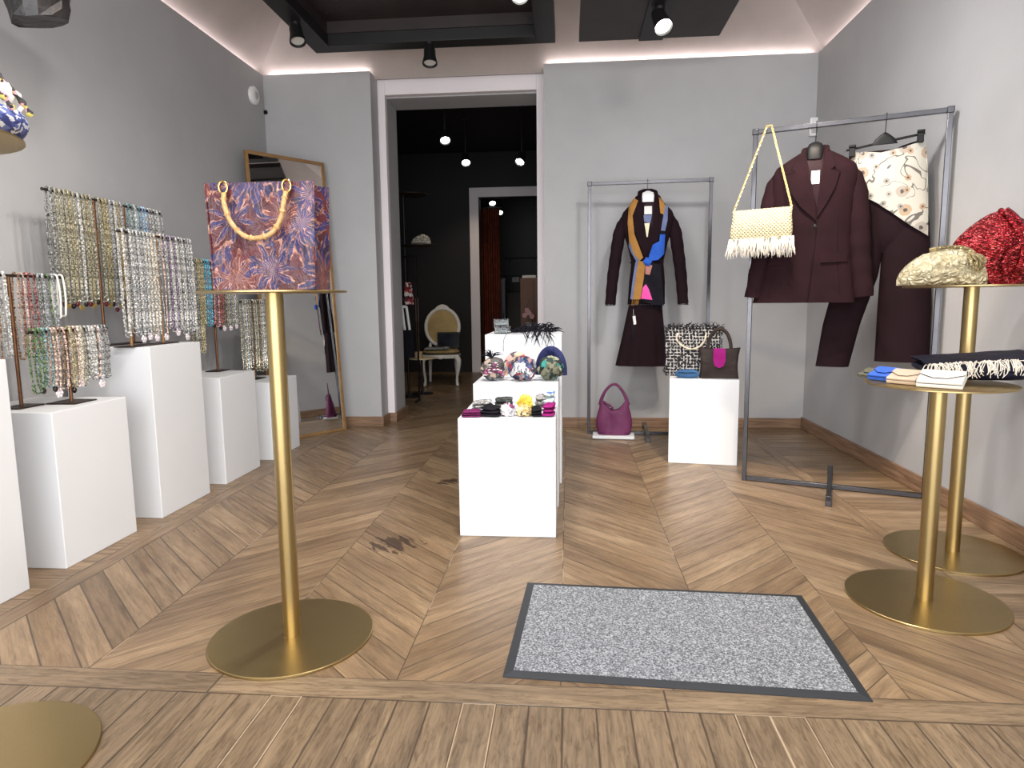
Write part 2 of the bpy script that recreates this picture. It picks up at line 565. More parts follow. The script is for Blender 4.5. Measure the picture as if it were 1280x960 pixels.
struct(MB().box(0.6, 0.8, 10.47, 14.1, 0, 3.45).build('wall_7', M_DARKWALL, smooth=0))

# hanging black ceiling rafts
ZR = 2.97
t = thing('ceiling_raft', 'large black framed ceiling raft with recessed centre, hung before the doorway', 'ceiling raft', (-0.99, 3.3, ZR))
m = MB()
for a in ((-0.90, -0.76, -1.9, 1.8), (0.76, 0.90, -1.9, 1.8), (-0.76, 0.76, 1.66, 1.8), (-0.76, 0.76, -1.9, -1.76)):
    m.box(a[0], a[1], a[2], a[3], 0, 0.10)
m.build('frame', M_BLACKMETAL, t, bevel=0.004)
m = MB().box(-0.76, 0.76, -1.76, 1.66, 0.16, 0.19)
for a in ((-0.77, -0.755, -1.76, 1.66), (0.755, 0.77, -1.76, 1.66), (-0.755, 0.755, 1.645, 1.66), (-0.755, 0.755, -1.76, -1.745)):
    m.box(a[0], a[1], a[2], a[3], 0.08, 0.19)
m.build('recessed_panel', M_RAFT, t, smooth=0)
for sx in (-0.7, 0.7):
    for sy in (-1.5, 1.5):
        MB().tube([(sx, sy, 0.15), (sx, sy, 1.1 if abs(sy) < 1 or sy < 0 else 0.85)], 0.008, 8).build('hanger_rod', M_BLACKMETAL, t)
t = thing('ceiling_raft', 'smaller dark brown ceiling raft with a black track, above the clothes rack', 'ceiling raft', (0.58, 3.3, ZR))
MB().box(-0.50, 0.50, -1.9, 1.8, 0.0, 0.05).build('panel', M_RAFT, t, bevel=0.003)
MB().box(-0.07, 0.10, -1.9, 1.8, -0.012, 0.0).build('track', M_BLACKMETAL, t, smooth=0)
for sx in (-0.4, 0.4):
    for sy in (-1.5, 1.2):
        MB().tube([(sx, sy, 0.05), (sx, sy, 1.1)], 0.008, 8).build('hanger_rod', M_BLACKMETAL, t)

def spotlight(loc, aim, label, on=True, stem=0.07, scale=1.0, group='spotlights', lens=None):
    t = thing('track_spotlight', label, 'spotlight', loc, 0, group)
    MB().lathe([(0.028 * scale, 0.0), (0.028 * scale, -0.018)], 16).build('mount', M_BLACKMETAL, t)
    MB().tube([(0, 0, -0.015), (0, 0, -stem)], 0.009 * scale, 8).build('stem', M_BLACKMETAL, t)
    q = Vector(aim).normalized().to_track_quat('Z', 'Y').to_matrix()
    prof = [(0.020, -0.05), (0.034, -0.045), (0.040, -0.01), (0.041, 0.03), (0.052, 0.075), (0.052, 0.085), (0.047, 0.085), (0.040, 0.066)]
    h = MB().lathe([(r * scale, z * scale) for r, z in prof], 24)
    h.move((0, 0, -stem - 0.02 * scale), q)
    hs = h.build('housing', M_BLACKMETAL, t)
    l = MB().lathe([(0.041 * scale, 0.068 * scale), (0.041 * scale, 0.072 * scale)], 24)
    l.move((0, 0, -stem - 0.02 * scale), q)
    l.build('lens', lens or (M_LAMPON if on else M_LAMPDIM), hs)
    return t
spotlight((-1.00, 4.98, ZR), (0.05, -0.25, -1), 'black spotlight hanging from the raft edge in front of the doorway', False, 0.05, 1.05, 'raft spotlights')
spotlight((-1.82, 4.55, ZR), (0.25, -0.3, -1), 'black spotlight at the raft corner towards the necklace wall', False, 0.03, 1.05, 'raft spotlights')
spotlight((-0.30, 4.36, ZR + 0.12), (0.1, -0.9, -1), 'lit spotlight inside the large black raft', True, 0.03, 1.2, 'raft spotlights')
spotlight((0.585, 4.55, ZR - 0.012), (0.25, -0.7, -1), 'lit spotlight on the smaller brown raft', True, 0.04, 1.2, 'raft spotlights')
# beams of the room's spotlights, and added wide fills
spot_light('beam_rack', (0.95, 2.9, 2.9), (1.45, 4.35, 0.2), 190, WARM, 66, 1.0)
spot_light('beam_table', (0.75, 1.9, 2.9), (1.6, 2.7, 0.4), 60, WARM, 80, 1.0)
spot_light('beam_plinths', (-0.75, 2.55, 2.9), (-2.2, 2.7, 0.6), 70, WARM, 85, 1.0)
spot_light('beam_tote', (-0.55, 1.2, 2.9), (-0.9, 1.95, 1.2), 30, WARM, 50, 0.6)
spot_light('fill_large', (-0.45, 3.0, 2.92), (-0.6, 3.2, 0.0), 150, (1.0, 0.98, 0.96), 165, 1.0, 0.12)  # wide fill added to brighten the walls, not the beam of a fixture
spot_light('fill_small', (0.80, 3.2, 2.92), (1.35, 4.4, 0.6), 150, (1.0, 0.98, 0.96), 160, 1.0, 0.12)  # added fill that lifts the back right corner; no lamp hangs here
spot_light('fill_near', (0.2, 1.5, 2.92), (0.2, 1.7, 0.0), 150, (1.0, 0.98, 0.96), 165, 1.0, 0.12)  # extra wide fill added near the camera, without a fixture
spot_light('fill_left', (-0.75, 1.5, 2.92), (-2.6, 1.9, 1.5), 95, (1.0, 0.98, 0.96), 150, 1.0, 0.12)  # fill added to raise the left wall; no lamp hangs here
spot_light('beam_centre', (-0.6, 2.2, 2.9), (-0.25, 3.4, 0.6), 45, COOL, 50, 0.6)

# ------------------------------------------------------------------ plinths, stands, racks, mirror, mat
def brass_material():
    t = NT('satin_brass')
    nz = t.noise(t.obj(), 160, 2, 0.5)
    t.p(Base__Color=rgb(172, 150, 104), Metallic=1.0, Roughness=t.ramp(nz, [(0.3, (0.30, 0.30, 0.30)), (0.7, (0.40, 0.40, 0.40))]))
    return t.m
M_BRASS = brass_material()
M_PLINTH = mat('white_lacquer', rgb(218, 219, 221), 0.45, 0, 0.012, 3)
M_CHROME = mat('brushed_steel_tube', rgb(86, 85, 88), 0.24, 1.0, 0.05, 30)
M_OLDBRASS = mat('antique_bronze_rod', rgb(112, 78, 54), 0.42, 0.8, 0.25, 40)
M_DARKROD = mat('dark_bronze_rod', rgb(62, 50, 42), 0.45, 0.7, 0.2, 40)
M_FRAMEGOLD = mat('gilt_wood_frame', rgb(146, 112, 72), 0.5, 0.25, 0.15, 25)
M_MIRROR = mat('mirror_glass', (0.86, 0.88, 0.88, 1), 0.015, 1.0)
M_WHITEPLASTIC = mat('white_plastic', rgb(228, 228, 226), 0.4)
M_GREYPLASTIC = mat('grey_plastic', rgb(168, 168, 168), 0.45)
M_BLACKPLASTIC = mat('black_plastic', rgb(16, 16, 17), 0.5, 0, 0, **{'Specular__IOR__Level': 0.25})

def plinth(x0, x1, y0, y1, h, label, group, rz=0.0):
    cx, cy = (x0 + x1) / 2, (y0 + y1) / 2
    hx, hy = (x1 - x0) / 2, (y1 - y0) / 2
    m = MB().box(-hx, hx, -hy, hy, 0.0, h)
    o = m.build('display_plinth', M_PLINTH, None, (cx, cy, 0), (0, 0, rz), smooth=0, bevel=0.003)
    return tag(o, label, 'plinth', group)
GP = 'white plinths along the necklace wall'
plinth(-2.56, -2.106, 1.85, 2.302, 0.905, 'white square plinth cut off by the picture edge, nearest the shop window', GP)
plinth(-2.56, -2.107, 2.495, 2.955, 0.668, 'white square plinth carrying the low rack of short multicoloured necklaces', GP)
plinth(-2.56, -2.100, 3.15, 3.612, 0.891, 'tall white square plinth under the two highest necklace rods', GP)
plinth(-2.56, -2.095, 3.79, 4.24, 0.660, 'white square plinth partly behind the brass post, under turquoise necklaces', GP)
plinth(-2.56, -2.085, 4.42, 4.89, 0.554, 'lowest white square plinth of the wall row, beside the leaning mirror', GP)
GC = 'stepped white plinths in the middle'
plinth(-0.510, -0.056, 2.98, 3.434, 0.565, 'front white plinth of the stepped trio, carrying folded scarves', GC)
plinth(-0.503, -0.050, 3.445, 3.895, 0.668, 'middle white plinth of the stepped trio, carrying patterned turbans', GC)
plinth(-0.493, -0.037, 3.905, 4.36, 0.905, 'highest rear white plinth of the stepped trio, carrying black feathers', GC)
plinth(0.71, 1.155, 4.42, 4.86, 0.575, 'lone white plinth under the tweed tote beside the clothes rack', None, R(-9))

def display_stand(x, y, h, label, top=True, r_top=0.222, r_base=0.262):
    t = thing('display_stand', label, 'display stand', (x, y, 0), 0, 'brass pedestal stands')
    MB().lathe([(r_base - 0.002, 0.0), (r_base, 0.001), (r_base, 0.007), (r_base - 0.002, 0.009)], 96).build('base', M_BRASS, t)
    MB().lathe([(0.0275, 0.009), (0.0275, h - 0.006)], 40).build('post', M_BRASS, t)
    MB().lathe([(r_top - 0.002, h - 0.006), (r_top, h - 0.005), (r_top, h - 0.001), (r_top - 0.002, h)], 96).build('tray', M_BRASS, t)
    return t
display_stand(-0.915, 2.008, 1.140, 'brass pedestal stand with round tray holding the brocade tote')
display_stand(1.298, 2.413, 0.800, 'lower brass pedestal stand holding wallets and the navy clutch', r_top=0.232)
display_stand(1.662, 2.900, 1.145, 'taller brass pedestal stand holding the gold and red bags', r_top=0.25)
display_stand(-1.42, 1.34, 1.475, 'brass pedestal stand nearest the camera, mostly cut off by the frame')

# clothes rails
def clothes_rail(x, y, rz, w, h, label, foot_len, foot_y=0.0):
    t = thing('clothes_rail', label, 'clothes rail', (x, y, 0), rz, 'steel clothes rails')
    s = 0.0125
    MB().box(-s, s, -s, s, 0.0, h).build('post', M_CHROME, t, bevel=0.002)
    MB().box(w - s, w + s, -s, s, 0.0, h).build('post', M_CHROME, t, bevel=0.002)
    MB().box(-s, w + s, -s, s, h, h + 2 * s).build('top_bar', M_CHROME, t, bevel=0.002)
    MB().box(s, w - s, -s, s, 0.004, 0.004 + 2 * s).build('floor_bar', M_CHROME, t, bevel=0.002)
    c = w / 2
    MB().box(c - s, c + s, -foot_len / 2, foot_len / 2, 0.030, 0.030 + 2 * s).box(c - s * 1.2, c + s * 1.2, -foot_len / 2, -foot_len / 2 + 0.03, 0.0, 0.057).box(c - s * 1.2, c + s * 1.2, foot_len / 2 - 0.03, foot_len / 2, 0.0, 0.057).build('foot', M_CHROME, t, bevel=0.002)
    for px in (0.0, w):
        MB().rbox((px, 0, h + s), (0.034, 0.034, 0.034)).build('corner_joint', M_CHROME, t, bevel=0.004)
    return t
RK = R(-21.4)
clothes_rail(1.074, 4.037, RK, 0.940, 2.035, 'tall steel clothes rail holding the blazer, trousers and fringed bag', 0.74)
clothes_rail(0.172, 5.425, R(-3.5), 0.935, 2.005, 'steel clothes rail against the back wall holding the coat and scarf', 0.56)

# leaning mirror in the corner
t = thing('leaning_mirror', 'tall gilt framed mirror leaning in the wall corner', 'mirror', (-2.145, 5.255, 0), math.atan2(0.806, 0.592))
mr = Matrix.Rotation(R(-4.2), 3, 'X')
W2, HM, FW = 0.35, 2.29, 0.026
m = MB()
m.box(-W2, -W2 + FW, -0.012, 0.014, 0, HM).box(W2 - FW, W2, -0.012, 0.014, 0, HM)
m.box(-W2 + FW, W2 - FW, -0.012, 0.014, 0, FW).box(-W2 + FW, W2 - FW, -0.012, 0.014, HM - FW, HM)
m.move((0, 0, 0), mr).build('frame', M_FRAMEGOLD, t, bevel=0.003)
MB().box(-W2 + FW, W2 - FW, -0.003, 0.006, FW, HM - FW).move((0, 0, 0), mr).build('mirror_glass', M_MIRROR, t, smooth=0)

# door mat
def mat_pile():
    t = NT('grey_mat_pile')
    o = t.obj()
    n1 = t.noise(o, 175, 2, 0.75)
    n2 = t.noise(o, 60, 3, 0.6)
    c = t.ramp(n1, [(0.36, rgb(66, 68, 72)), (0.5, rgb(126, 128, 131)), (0.64, rgb(190, 191, 193))])
    c = t.mix(t.ramp(n2, [(0.3, (0.0, 0.0, 0.0)), (0.7, (0.35, 0.35, 0.35))]), c, rgb(118, 121, 126))
    t.p(Base__Color=c, Roughness=0.95, **{'Specular__IOR__Level': 0.1})
    t.bump(n1, 0.8, 0.006)
    return t.m
t = thing('doormat', 'grey flecked doormat with black rubber edge on the parquet', 'doormat', (0.337, 2.115, 0), math.atan2(-0.052, 1.024))
m = MB()
HX, HY = 0.513, 0.330
def ring(x, y, z):
    return [(-x, -y, z), (x, -y, z), (x, y, z), (-x, y, z)]
m.add(ring(HX, HY, 0.0) + ring(HX, HY, 0.003) + ring(HX - 0.03, HY - 0.03, 0.008) + ring(HX - 0.03, HY - 0.03, 0.0),
      [q for k in range(3) for q in [(k * 4 + i, k * 4 + (i + 1) % 4, k * 4 + 4 + (i + 1) % 4, k * 4 + 4 + i) for i in range(4)]] + [(12 + i, 12 + (i + 1) % 4, (i + 1) % 4, i) for i in range(4)])
m.build('rubber_edge', mat('black_rubber', rgb(36, 38, 42), 0.6, 0, 0.1, 40), t, smooth=0)
def pilefn(u, v):
    x, y = (u - 0.5) * 2 * (HX - 0.029), (v - 0.5) * 2 * (HY - 0.029)
    return (x, y, 0.0085 + 0.0012 * noise.noise(Vector((x * 60, y * 60, 0))))
g = MB().grid(pilefn, 80, 52)
g.box(-HX + 0.031, HX - 0.031, -HY + 0.031, HY - 0.031, 0.001, 0.0065)
g.build('pile', mat_pile(), t)

# ------------------------------------------------------------------ necklaces on their stands
ORD = ['first', 'second', 'third', 'fourth', 'fifth', 'sixth', 'seventh', 'eighth', 'ninth', 'tenth', 'eleventh', 'twelfth', 'thirteenth', 'fourteenth',
       'fifteenth', 'sixteenth', 'seventeenth', 'eighteenth', 'nineteenth', 'twentieth', 'twenty-first', 'twenty-second', 'twenty-third', 'twenty-fourth',
       'twenty-fifth', 'twenty-sixth', 'twenty-seventh', 'twenty-eighth', 'twenty-ninth', 'thirtieth']
def bead_mat(name, a, b, metal=0.35, rough=0.22):
    t = NT(name)
    nz = t.n('ShaderNodeTexWhiteNoise', 0, _noise_dimensions='3D', Vector=t.n('ShaderNodeVectorMath', 0, _operation='FLOOR', i0=t.n('ShaderNodeVectorMath', 0, _operation='MULTIPLY', i0=t.obj(), i1=(150.0, 150.0, 150.0))))
    t.p(Base__Color=t.ramp(nz, [(0.0, a), (0.55, b), (1.0, tuple(min(1, x * 1.5 + 0.06) for x in b[:3]) + (1,))]), Metallic=metal, Roughness=rough)
    return t.m
BM = {
    'champagne': bead_mat('champagne_beads', rgb(100, 98, 84), rgb(176, 172, 154)),
    'golden': bead_mat('golden_beads', rgb(112, 104, 78), rgb(178, 168, 134)),
    'crystal': bead_mat('crystal_beads', rgb(132, 132, 132), rgb(196, 195, 190), 0.2, 0.3),
    'silver': bead_mat('silver_beads', rgb(104, 106, 110), rgb(182, 184, 188), 0.4, 0.3),
    'pearl': bead_mat('pearl_beads', rgb(150, 138, 124), rgb(206, 196, 180), 0.05),
    'blush': bead_mat('blush_beads', rgb(120, 92, 84), rgb(214, 188, 174), 0.15),
    'black and clear': bead_mat('black_and_clear_beads', rgb(22, 22, 24), rgb(200, 200, 198), 0.2),
    'smoky grey': bead_mat('smoky_beads', rgb(58, 58, 58), rgb(150, 150, 148), 0.3),
    'moss green': bead_mat('green_beads', rgb(34, 60, 50), rgb(104, 128, 84), 0.2),
    'teal': bead_mat('teal_beads', rgb(40, 74, 78), rgb(132, 160, 160), 0.2),
    'turquoise': bead_mat('turquoise_beads', rgb(38, 104, 134), rgb(98, 178, 202), 0.1),
    'sky blue': bead_mat('sky_blue_beads', rgb(92, 120, 168), rgb(170, 196, 224), 0.1),
    'rose pink': bead_mat('pink_beads', rgb(132, 72, 84), rgb(216, 160, 164), 0.15),
    'dark red': bead_mat('dark_red_beads', rgb(74, 28, 30), rgb(160, 92, 84), 0.2),
    'plum': bead_mat('plum_beads', rgb(60, 40, 62), rgb(150, 130, 162), 0.2),
    'brown': bead_mat('brown_beads', rgb(62, 44, 34), rgb(146, 118, 92), 0.2),
    'white satin': mat('white_satin_cord', rgb(226, 226, 214), 0.35),
}
M_DARKSTONE = mat('dark_stone', rgb(30, 22, 24), 0.15)
M_REDSTONE = mat('deep_red_stone', rgb(92, 28, 34), 0.12)
M_PENDWHITE = mat('pale_flower_enamel', rgb(226, 214, 216), 0.3)
M_PENDGOLD = mat('gold_leaf_charm', rgb(206, 176, 100), 0.3, 0.8)

def bead(m, p, d, r, l):
    """small faceted bead at p with its axis along d"""
    d = d.normalized()
    u = (Vector((0, 1, 0)) - d * d.y)
    u = u.normalized() if u.length > 1e-4 else Vector((1, 0, 0))
    w = d.cross(u)
    vs = []
    for k, q in ((-0.5, 0.5), (0.0, 1.0), (0.5, 0.5)):
        for j in range(6):
            a = PI * j / 3
            vs.append(p + d * (k * l) + (u * math.cos(a) + w * math.sin(a)) * r * q)
    fs = [(5, 4, 3, 2, 1, 0), (12, 13, 14, 15, 16, 17)]
    for i in range(2):
        for j in range(6):
            fs.append((i * 6 + j, i * 6 + (j + 1) % 6, i * 6 + 6 + (j + 1) % 6, i * 6 + 6 + j))
    m.add(vs, fs)
def necklace_path(L, gap, sway, rr):
    """closed loop hanging over a rod of radius rr that runs along y through the origin"""
    pts = []
    n = 60
    for i in range(n + 1):                      # front side down
        s = i / n
        pts.append(Vector((rr + gap * s * (1 - s) * 0.6, sway * s + gap * math.sin(PI * min(1, s * 1.05)) * 0.5, -L * s)))
    for i in range(1, 5):                       # round the bottom
        a = PI * i / 5
        pts.append(Vector((rr * math.cos(a), sway, -L - 0.008 * math.sin(a))))
    for i in range(n + 1):                      # rear side up
        s = 1 - i / n
        pts.append(Vector((-rr - gap * s * (1 - s) * 0.6, sway * s - gap * math.sin(PI * min(1, s * 1.05)) * 0.5, -L * s)))
    for i in range(1, 6):
        a = PI - PI * i / 6
        pts.append(Vector((rr * math.cos(a), 0, rr * math.sin(a))))
    return pts
MESHES = {}
def necklace_mesh(kind, L, r, var):
    key = (kind, round(L, 2), r, var)
    if key in MESHES:
        return MESHES[key]
    rnd = random.Random(hash((L, r, var)) % 99991)
    m = MB()
    dbl = kind in ('champagne', 'golden', 'crystal', 'silver', 'smoky grey', 'pearl')
    path = necklace_path(L, 0.009 + 0.005 * rnd.random(), rnd.uniform(-0.003, 0.003), 0.0068 + 1.6 * r)
    paths = [path]
    if kind == 'white satin':
        m.tube(path, r, 8, closed=True)
    else:
        if dbl:
            paths.append([Vector((p.x * 0.9, p.y * 0.2 + (0.0055 if p.x < 0 else -0.0055), p.z * 0.955)) for p in path])
    for path in (paths if kind != 'white satin' else []):
        acc, nxt = 0.0, 0.0
        tot = len(path)
        for i in range(tot):
            a, b = path[i], path[(i + 1) % tot]
            seg = (b - a).length
            while nxt <= acc + seg and seg > 1e-6:
                q = rnd.choice((0.6, 0.75, 0.85, 1.0, 1.0, 1.15, 1.55))
                p = a + (b - a) * ((nxt - acc) / seg)
                bead(m, p, b - a, r * q, 2.0 * r * q)
                nxt += 2.05 * r * q
            acc += seg
    me = m.mesh('necklace', BM[kind], smooth=0 if kind != 'white satin' else 40)
    MESHES[key] = me
    return me
def pendant_mesh(kind):
    key = ('pendant', kind)
    if key in MESHES:
        return MESHES[key]
    m = MB()
    if kind in ('dark stone drop', 'red stone drop'):
        m.blob((0, 0, -0.014), (0.010, 0.012, 0.016), 0.0, nu=12, nv=8, shape=lambda d: 1.0 - 0.35 * max(0, d.z))
        me = m.mesh('pendant', M_DARKSTONE if kind[0] == 'd' else M_REDSTONE)
    elif kind == 'pale flower':
        for k in range(6):
            a = PI * k / 3
            m.blob((0.0, 0.013 * math.cos(a), -0.018 + 0.013 * math.sin(a)), (0.005, 0.009, 0.009), 0, nu=8, nv=6)
        m.blob((0.003, 0, -0.018), (0.006, 0.006, 0.006), 0, nu=8, nv=6)
        me = m.mesh('pendant', M_PENDWHITE)
    else:
        for k in range(5):
            a = PI * (0.1 + 0.2 * k) + PI
            m.blob((0.0, 0.012 * math.cos(a), -0.004 + 0.016 * math.sin(a)), (0.003, 0.007, 0.010), 0, nu=8, nv=6)
        me = m.mesh('pendant', M_PENDGOLD)
    MESHES[key] = me
    return me
def necklace(x, y, z, kind, L, r, var, label, group, pend=None):
    o = bpy.data.objects.new('necklace', necklace_mesh(kind, L, r, var))
    COL.objects.link(o)
    o.location = (x, y, z)
    tag(o, label, 'necklace', group)
    if pend:
        p = bpy.data.objects.new('pendant', pendant_mesh(pend))
        COL.objects.link(p)
        p.parent = o
        p.location = (0.006, 0, -L - 0.004)
        p['label'] = pend + ' pendant'
    return o
def necklace_stand(x, y0, y1, zb, zr, posts, label, post_mat, base=True, bw=0.10):
    t = thing('necklace_stand', label, 'necklace stand', (x, (y0 + y1) / 2, zb), 0, 'necklace stands on the wall plinths')
    c = (y0 + y1) / 2
    MB().tube([(0, y0 - c, zr - zb), (0, y1 - c, zr - zb)], 0.006, 10).build('rod', M_DARKROD, t)
    for k, yy in enumerate((y0, y1)):
        MB().blob((0, yy - c, zr - zb), (0.008, 0.008, 0.008), 0, nu=10, nv=6).build('end_knob', M_DARKROD, t)
    for yy in posts:
        MB().tube([(0, yy - c, 0.006), (0, yy - c, zr - zb - 0.004)], 0.0075, 10).build('post', post_mat, t)
    a, b = min(posts) - 0.07, max(posts) + 0.07
    MB().box(-bw / 2, bw / 2, a - c, b - c, 0, 0.006).build('base_plate', M_DARKROD, t, bevel=0.002)
    return t
rn = random.Random(11)
def row(x, ys, z, kinds, L, r, rod_desc, group, dL=0.02, pend=None, posts=()):
    ys = [yy for yy in ys if all(abs(yy - p) > 0.0165 for p in posts)]
    for i, yy in enumerate(ys):
        k = kinds(i)
        l = L(i) if callable(L) else L
        l = round(l + rn.uniform(-dL, dL), 2)
        rr = r(k) if callable(r) else r
        pd = pend(i) if pend else None
        necklace(x, yy + rn.uniform(-0.003, 0.003), z, k, l, rr, rn.randrange(6), '%s bead necklace, %s from the shop-window end of %s' % (k, ORD[i], rod_desc) if k != 'white satin'
                 else 'white satin cord necklace, %s from the shop-window end of %s' % (ORD[i], rod_desc), group, pd)
def lins(a, b, n):
    return [a + (b - a) * i / (n - 1) for i in range(n)]
# tall single-post stand on the second plinth
necklace_stand(-2.36, 2.38, 2.945, 0.668, 1.232, (2.635,), 'single-post bronze necklace stand rising behind the low multicoloured necklaces', M_OLDBRASS)
KA = ['pearl', 'pearl', 'golden', 'pearl', 'brown', 'crystal', 'brown', 'blush', 'dark red', 'dark red', 'smoky grey', 'silver', 'moss green', 'silver', 'white satin', 'white satin']
row(-2.36, [2.40, 2.43, 2.47, 2.515, 2.55, 2.60, 2.67, 2.695, 2.725, 2.75, 2.78, 2.81, 2.835, 2.865, 2.89, 2.925], 1.232, lambda i: KA[i], lambda i: 0.17 if i > 13 else 0.33 if i > 4 else 0.38,
    lambda k: 0.0045 if k == 'white satin' else 0.0042, 'the single-post bronze stand', 'necklaces on the single-post stand', pend=lambda i: 'gold leaf' if i < 4 else None, posts=(2.635,))
# low stand in front of it
necklace_stand(-2.24, 2.565, 3.04, 0.668, 0.992, (2.775,), 'low bronze necklace stand crowded with short multicoloured necklaces', M_OLDBRASS, bw=0.14)
KL = ['moss green', 'moss green', 'teal', 'teal', 'blush', 'blush', 'brown', 'blush', 'golden', 'blush', 'pearl', 'champagne', 'black and clear', 'crystal', 'crystal', 'blush', 'silver', 'smoky grey', 'smoky grey', 'black and clear', 'crystal', 'silver']
row(-2.24, lins(2.59, 3.02, 20), 0.992, lambda i: KL[i], 0.235, 0.0055, 'the low crowded stand', 'short necklaces on the low stand', 0.025,
    pend=lambda i: ('dark stone drop' if i in (1, 4, 8) else 'pale flower' if i in (5, 10, 16) else None), posts=(2.775,))
# long rod over the tall plinth
necklace_stand(-2.42, 2.94, 3.83, 0.891, 1.640, (3.27, 3.50), 'tallest dark necklace rod on two posts over the tall plinth', M_OLDBRASS)
def kb(i):
    return (['smoky grey', 'champagne', 'champagne', 'champagne', 'golden', 'champagne', 'crystal', 'champagne', 'golden', 'champagne', 'champagne', 'golden', 'golden', 'silver', 'crystal', 'golden', 'silver',
             'teal', 'teal', 'crystal', 'teal', 'sky blue', 'sky blue', 'black and clear', 'black and clear', 'black and clear', 'crystal', 'black and clear', 'crystal', 'black and clear'])[i]
row(-2.42, lins(2.975, 3.815, 30), 1.640, kb, lambda i: 0.52 if i < 17 else 0.46 if i < 23 else 0.34, 0.0048, 'the tallest rod', 'necklaces on the tallest rod', 0.02,
    pend=lambda i: (['dark stone drop', 'red stone drop', 'gold leaf'][(i * 7) % 3] if i < 17 else None), posts=(3.27, 3.50))
# second rod, in front
necklace_stand(-2.22, 3.155, 3.785, 0.891, 1.468, (3.19, 3.455), 'shorter bronze necklace stand in front of the tallest rod', M_FRAMEGOLD)
KF = ['crystal', 'crystal', 'silver', 'crystal', 'silver', 'crystal', 'crystal', 'pearl', 'crystal', 'blush', 'black and clear', 'plum', 'crystal', 'plum', 'crystal', 'black and clear', 'crystal', 'black and clear', 'silver', 'crystal', 'smoky grey']
row(-2.22, lins(3.17, 3.77, 22), 1.468, lambda i: KF[i], 0.51, 0.0044, 'the second-tallest rod', 'necklaces on the stand before the tallest rod', 0.02,
    pend=lambda i: 'pale flower' if i in (3, 5, 7, 9, 13, 16) else None, posts=(3.19, 3.455))
# turquoise and gold necklaces
necklace_stand(-2.33, 3.94, 4.50, 0.660, 1.372, (4.20,), 'bronze necklace stand of turquoise, gold and pink strands behind the tote', M_OLDBRASS)
KC = ['champagne', 'smoky grey', 'golden', 'golden', 'golden', 'turquoise', 'turquoise', 'turquoise', 'rose pink', 'rose pink', 'dark red', 'dark red', 'brown', 'smoky grey', 'champagne', 'smoky grey', 'champagne', 'silver', 'champagne', 'smoky grey']
row(-2.33, lins(3.96, 4.48, 20), 1.372, lambda i: KC[i], lambda i: 0.55 if i < 4 else 0.40, 0.0055, 'the turquoise strand stand', 'necklaces on the turquoise and gold stand', 0.025,
    pend=lambda i: 'pale flower' if i in (12, 15, 18) else 'dark stone drop' if i in (8, 10) else None, posts=(4.20,))
# last stand, on the lowest plinth
necklace_stand(-2.30, 4.50, 4.95, 0.554, 1.117, (4.66,), 'bronze necklace stand on the lowest plinth beside the mirror', M_OLDBRASS)
KD = ['champagne', 'silver', 'champagne', 'smoky grey', 'champagne', 'champagne', 'brown', 'champagne', 'silver', 'champagne', 'smoky grey', 'champagne', 'silver', 'champagne']
row(-2.30, lins(4.52, 4.93, 14), 1.117, lambda i: KD[i], 0.49, 0.0050, 'the lowest plinth stand', 'necklaces on the lowest plinth', 0.03, posts=(4.66,))

# ------------------------------------------------------------------ clothes
def cloth_mat(name, a, b, scale=900, rough=0.85, bump=0.25, sheen=0.0):
    t = NT(name)
    o = t.obj()
    n1 = t.noise(o, 9, 4, 0.6)
    n2 = t.noise(o, scale, 2, 0.6)
    c = t.ramp(n1, [(0.3, a), (0.7, b)])
    t.p(Base__Color=c, Roughness=rough, **{'Sheen__Weight': sheen, 'Specular__IOR__Level': 0.12})
    t.bump(n2, bump, 0.002)
    MATS[name] = t.m
    return t.m
M_MAROON = cloth_mat('maroon_wool', rgb(29, 13, 17), rgb(37, 18, 23))
M_MAROONDK = cloth_mat('dark_maroon_wool', rgb(24, 13, 17), rgb(31, 18, 22))
M_LINING = cloth_mat('maroon_lining', rgb(32, 14, 20), rgb(42, 20, 27), rough=0.5)
M_COAT = cloth_mat('aubergine_wool', rgb(25, 13, 17), rgb(33, 18, 23))
M_LABEL = cloth_mat('white_label', rgb(214, 212, 208), rgb(232, 230, 226))
M_CREAMCLOTH = cloth_mat('cream_silk', rgb(222, 210, 178), rgb(236, 226, 196))
M_OCHRE = cloth_mat('ochre_wool', rgb(150, 106, 54), rgb(172, 126, 70))
M_SLATE = cloth_mat('slate_blue_wool', rgb(92, 102, 136), rgb(116, 126, 160))
M_BLUE = cloth_mat('bright_blue_wool', rgb(40, 84, 178), rgb(58, 104, 198))
M_INK = cloth_mat('black_wool', rgb(20, 19, 26), rgb(30, 28, 34))
M_PINK = cloth_mat('hot_pink_wool', rgb(214, 70, 150), rgb(232, 92, 168))
M_SALMON = cloth_mat('salmon_wool', rgb(158, 106, 98), rgb(178, 126, 116))

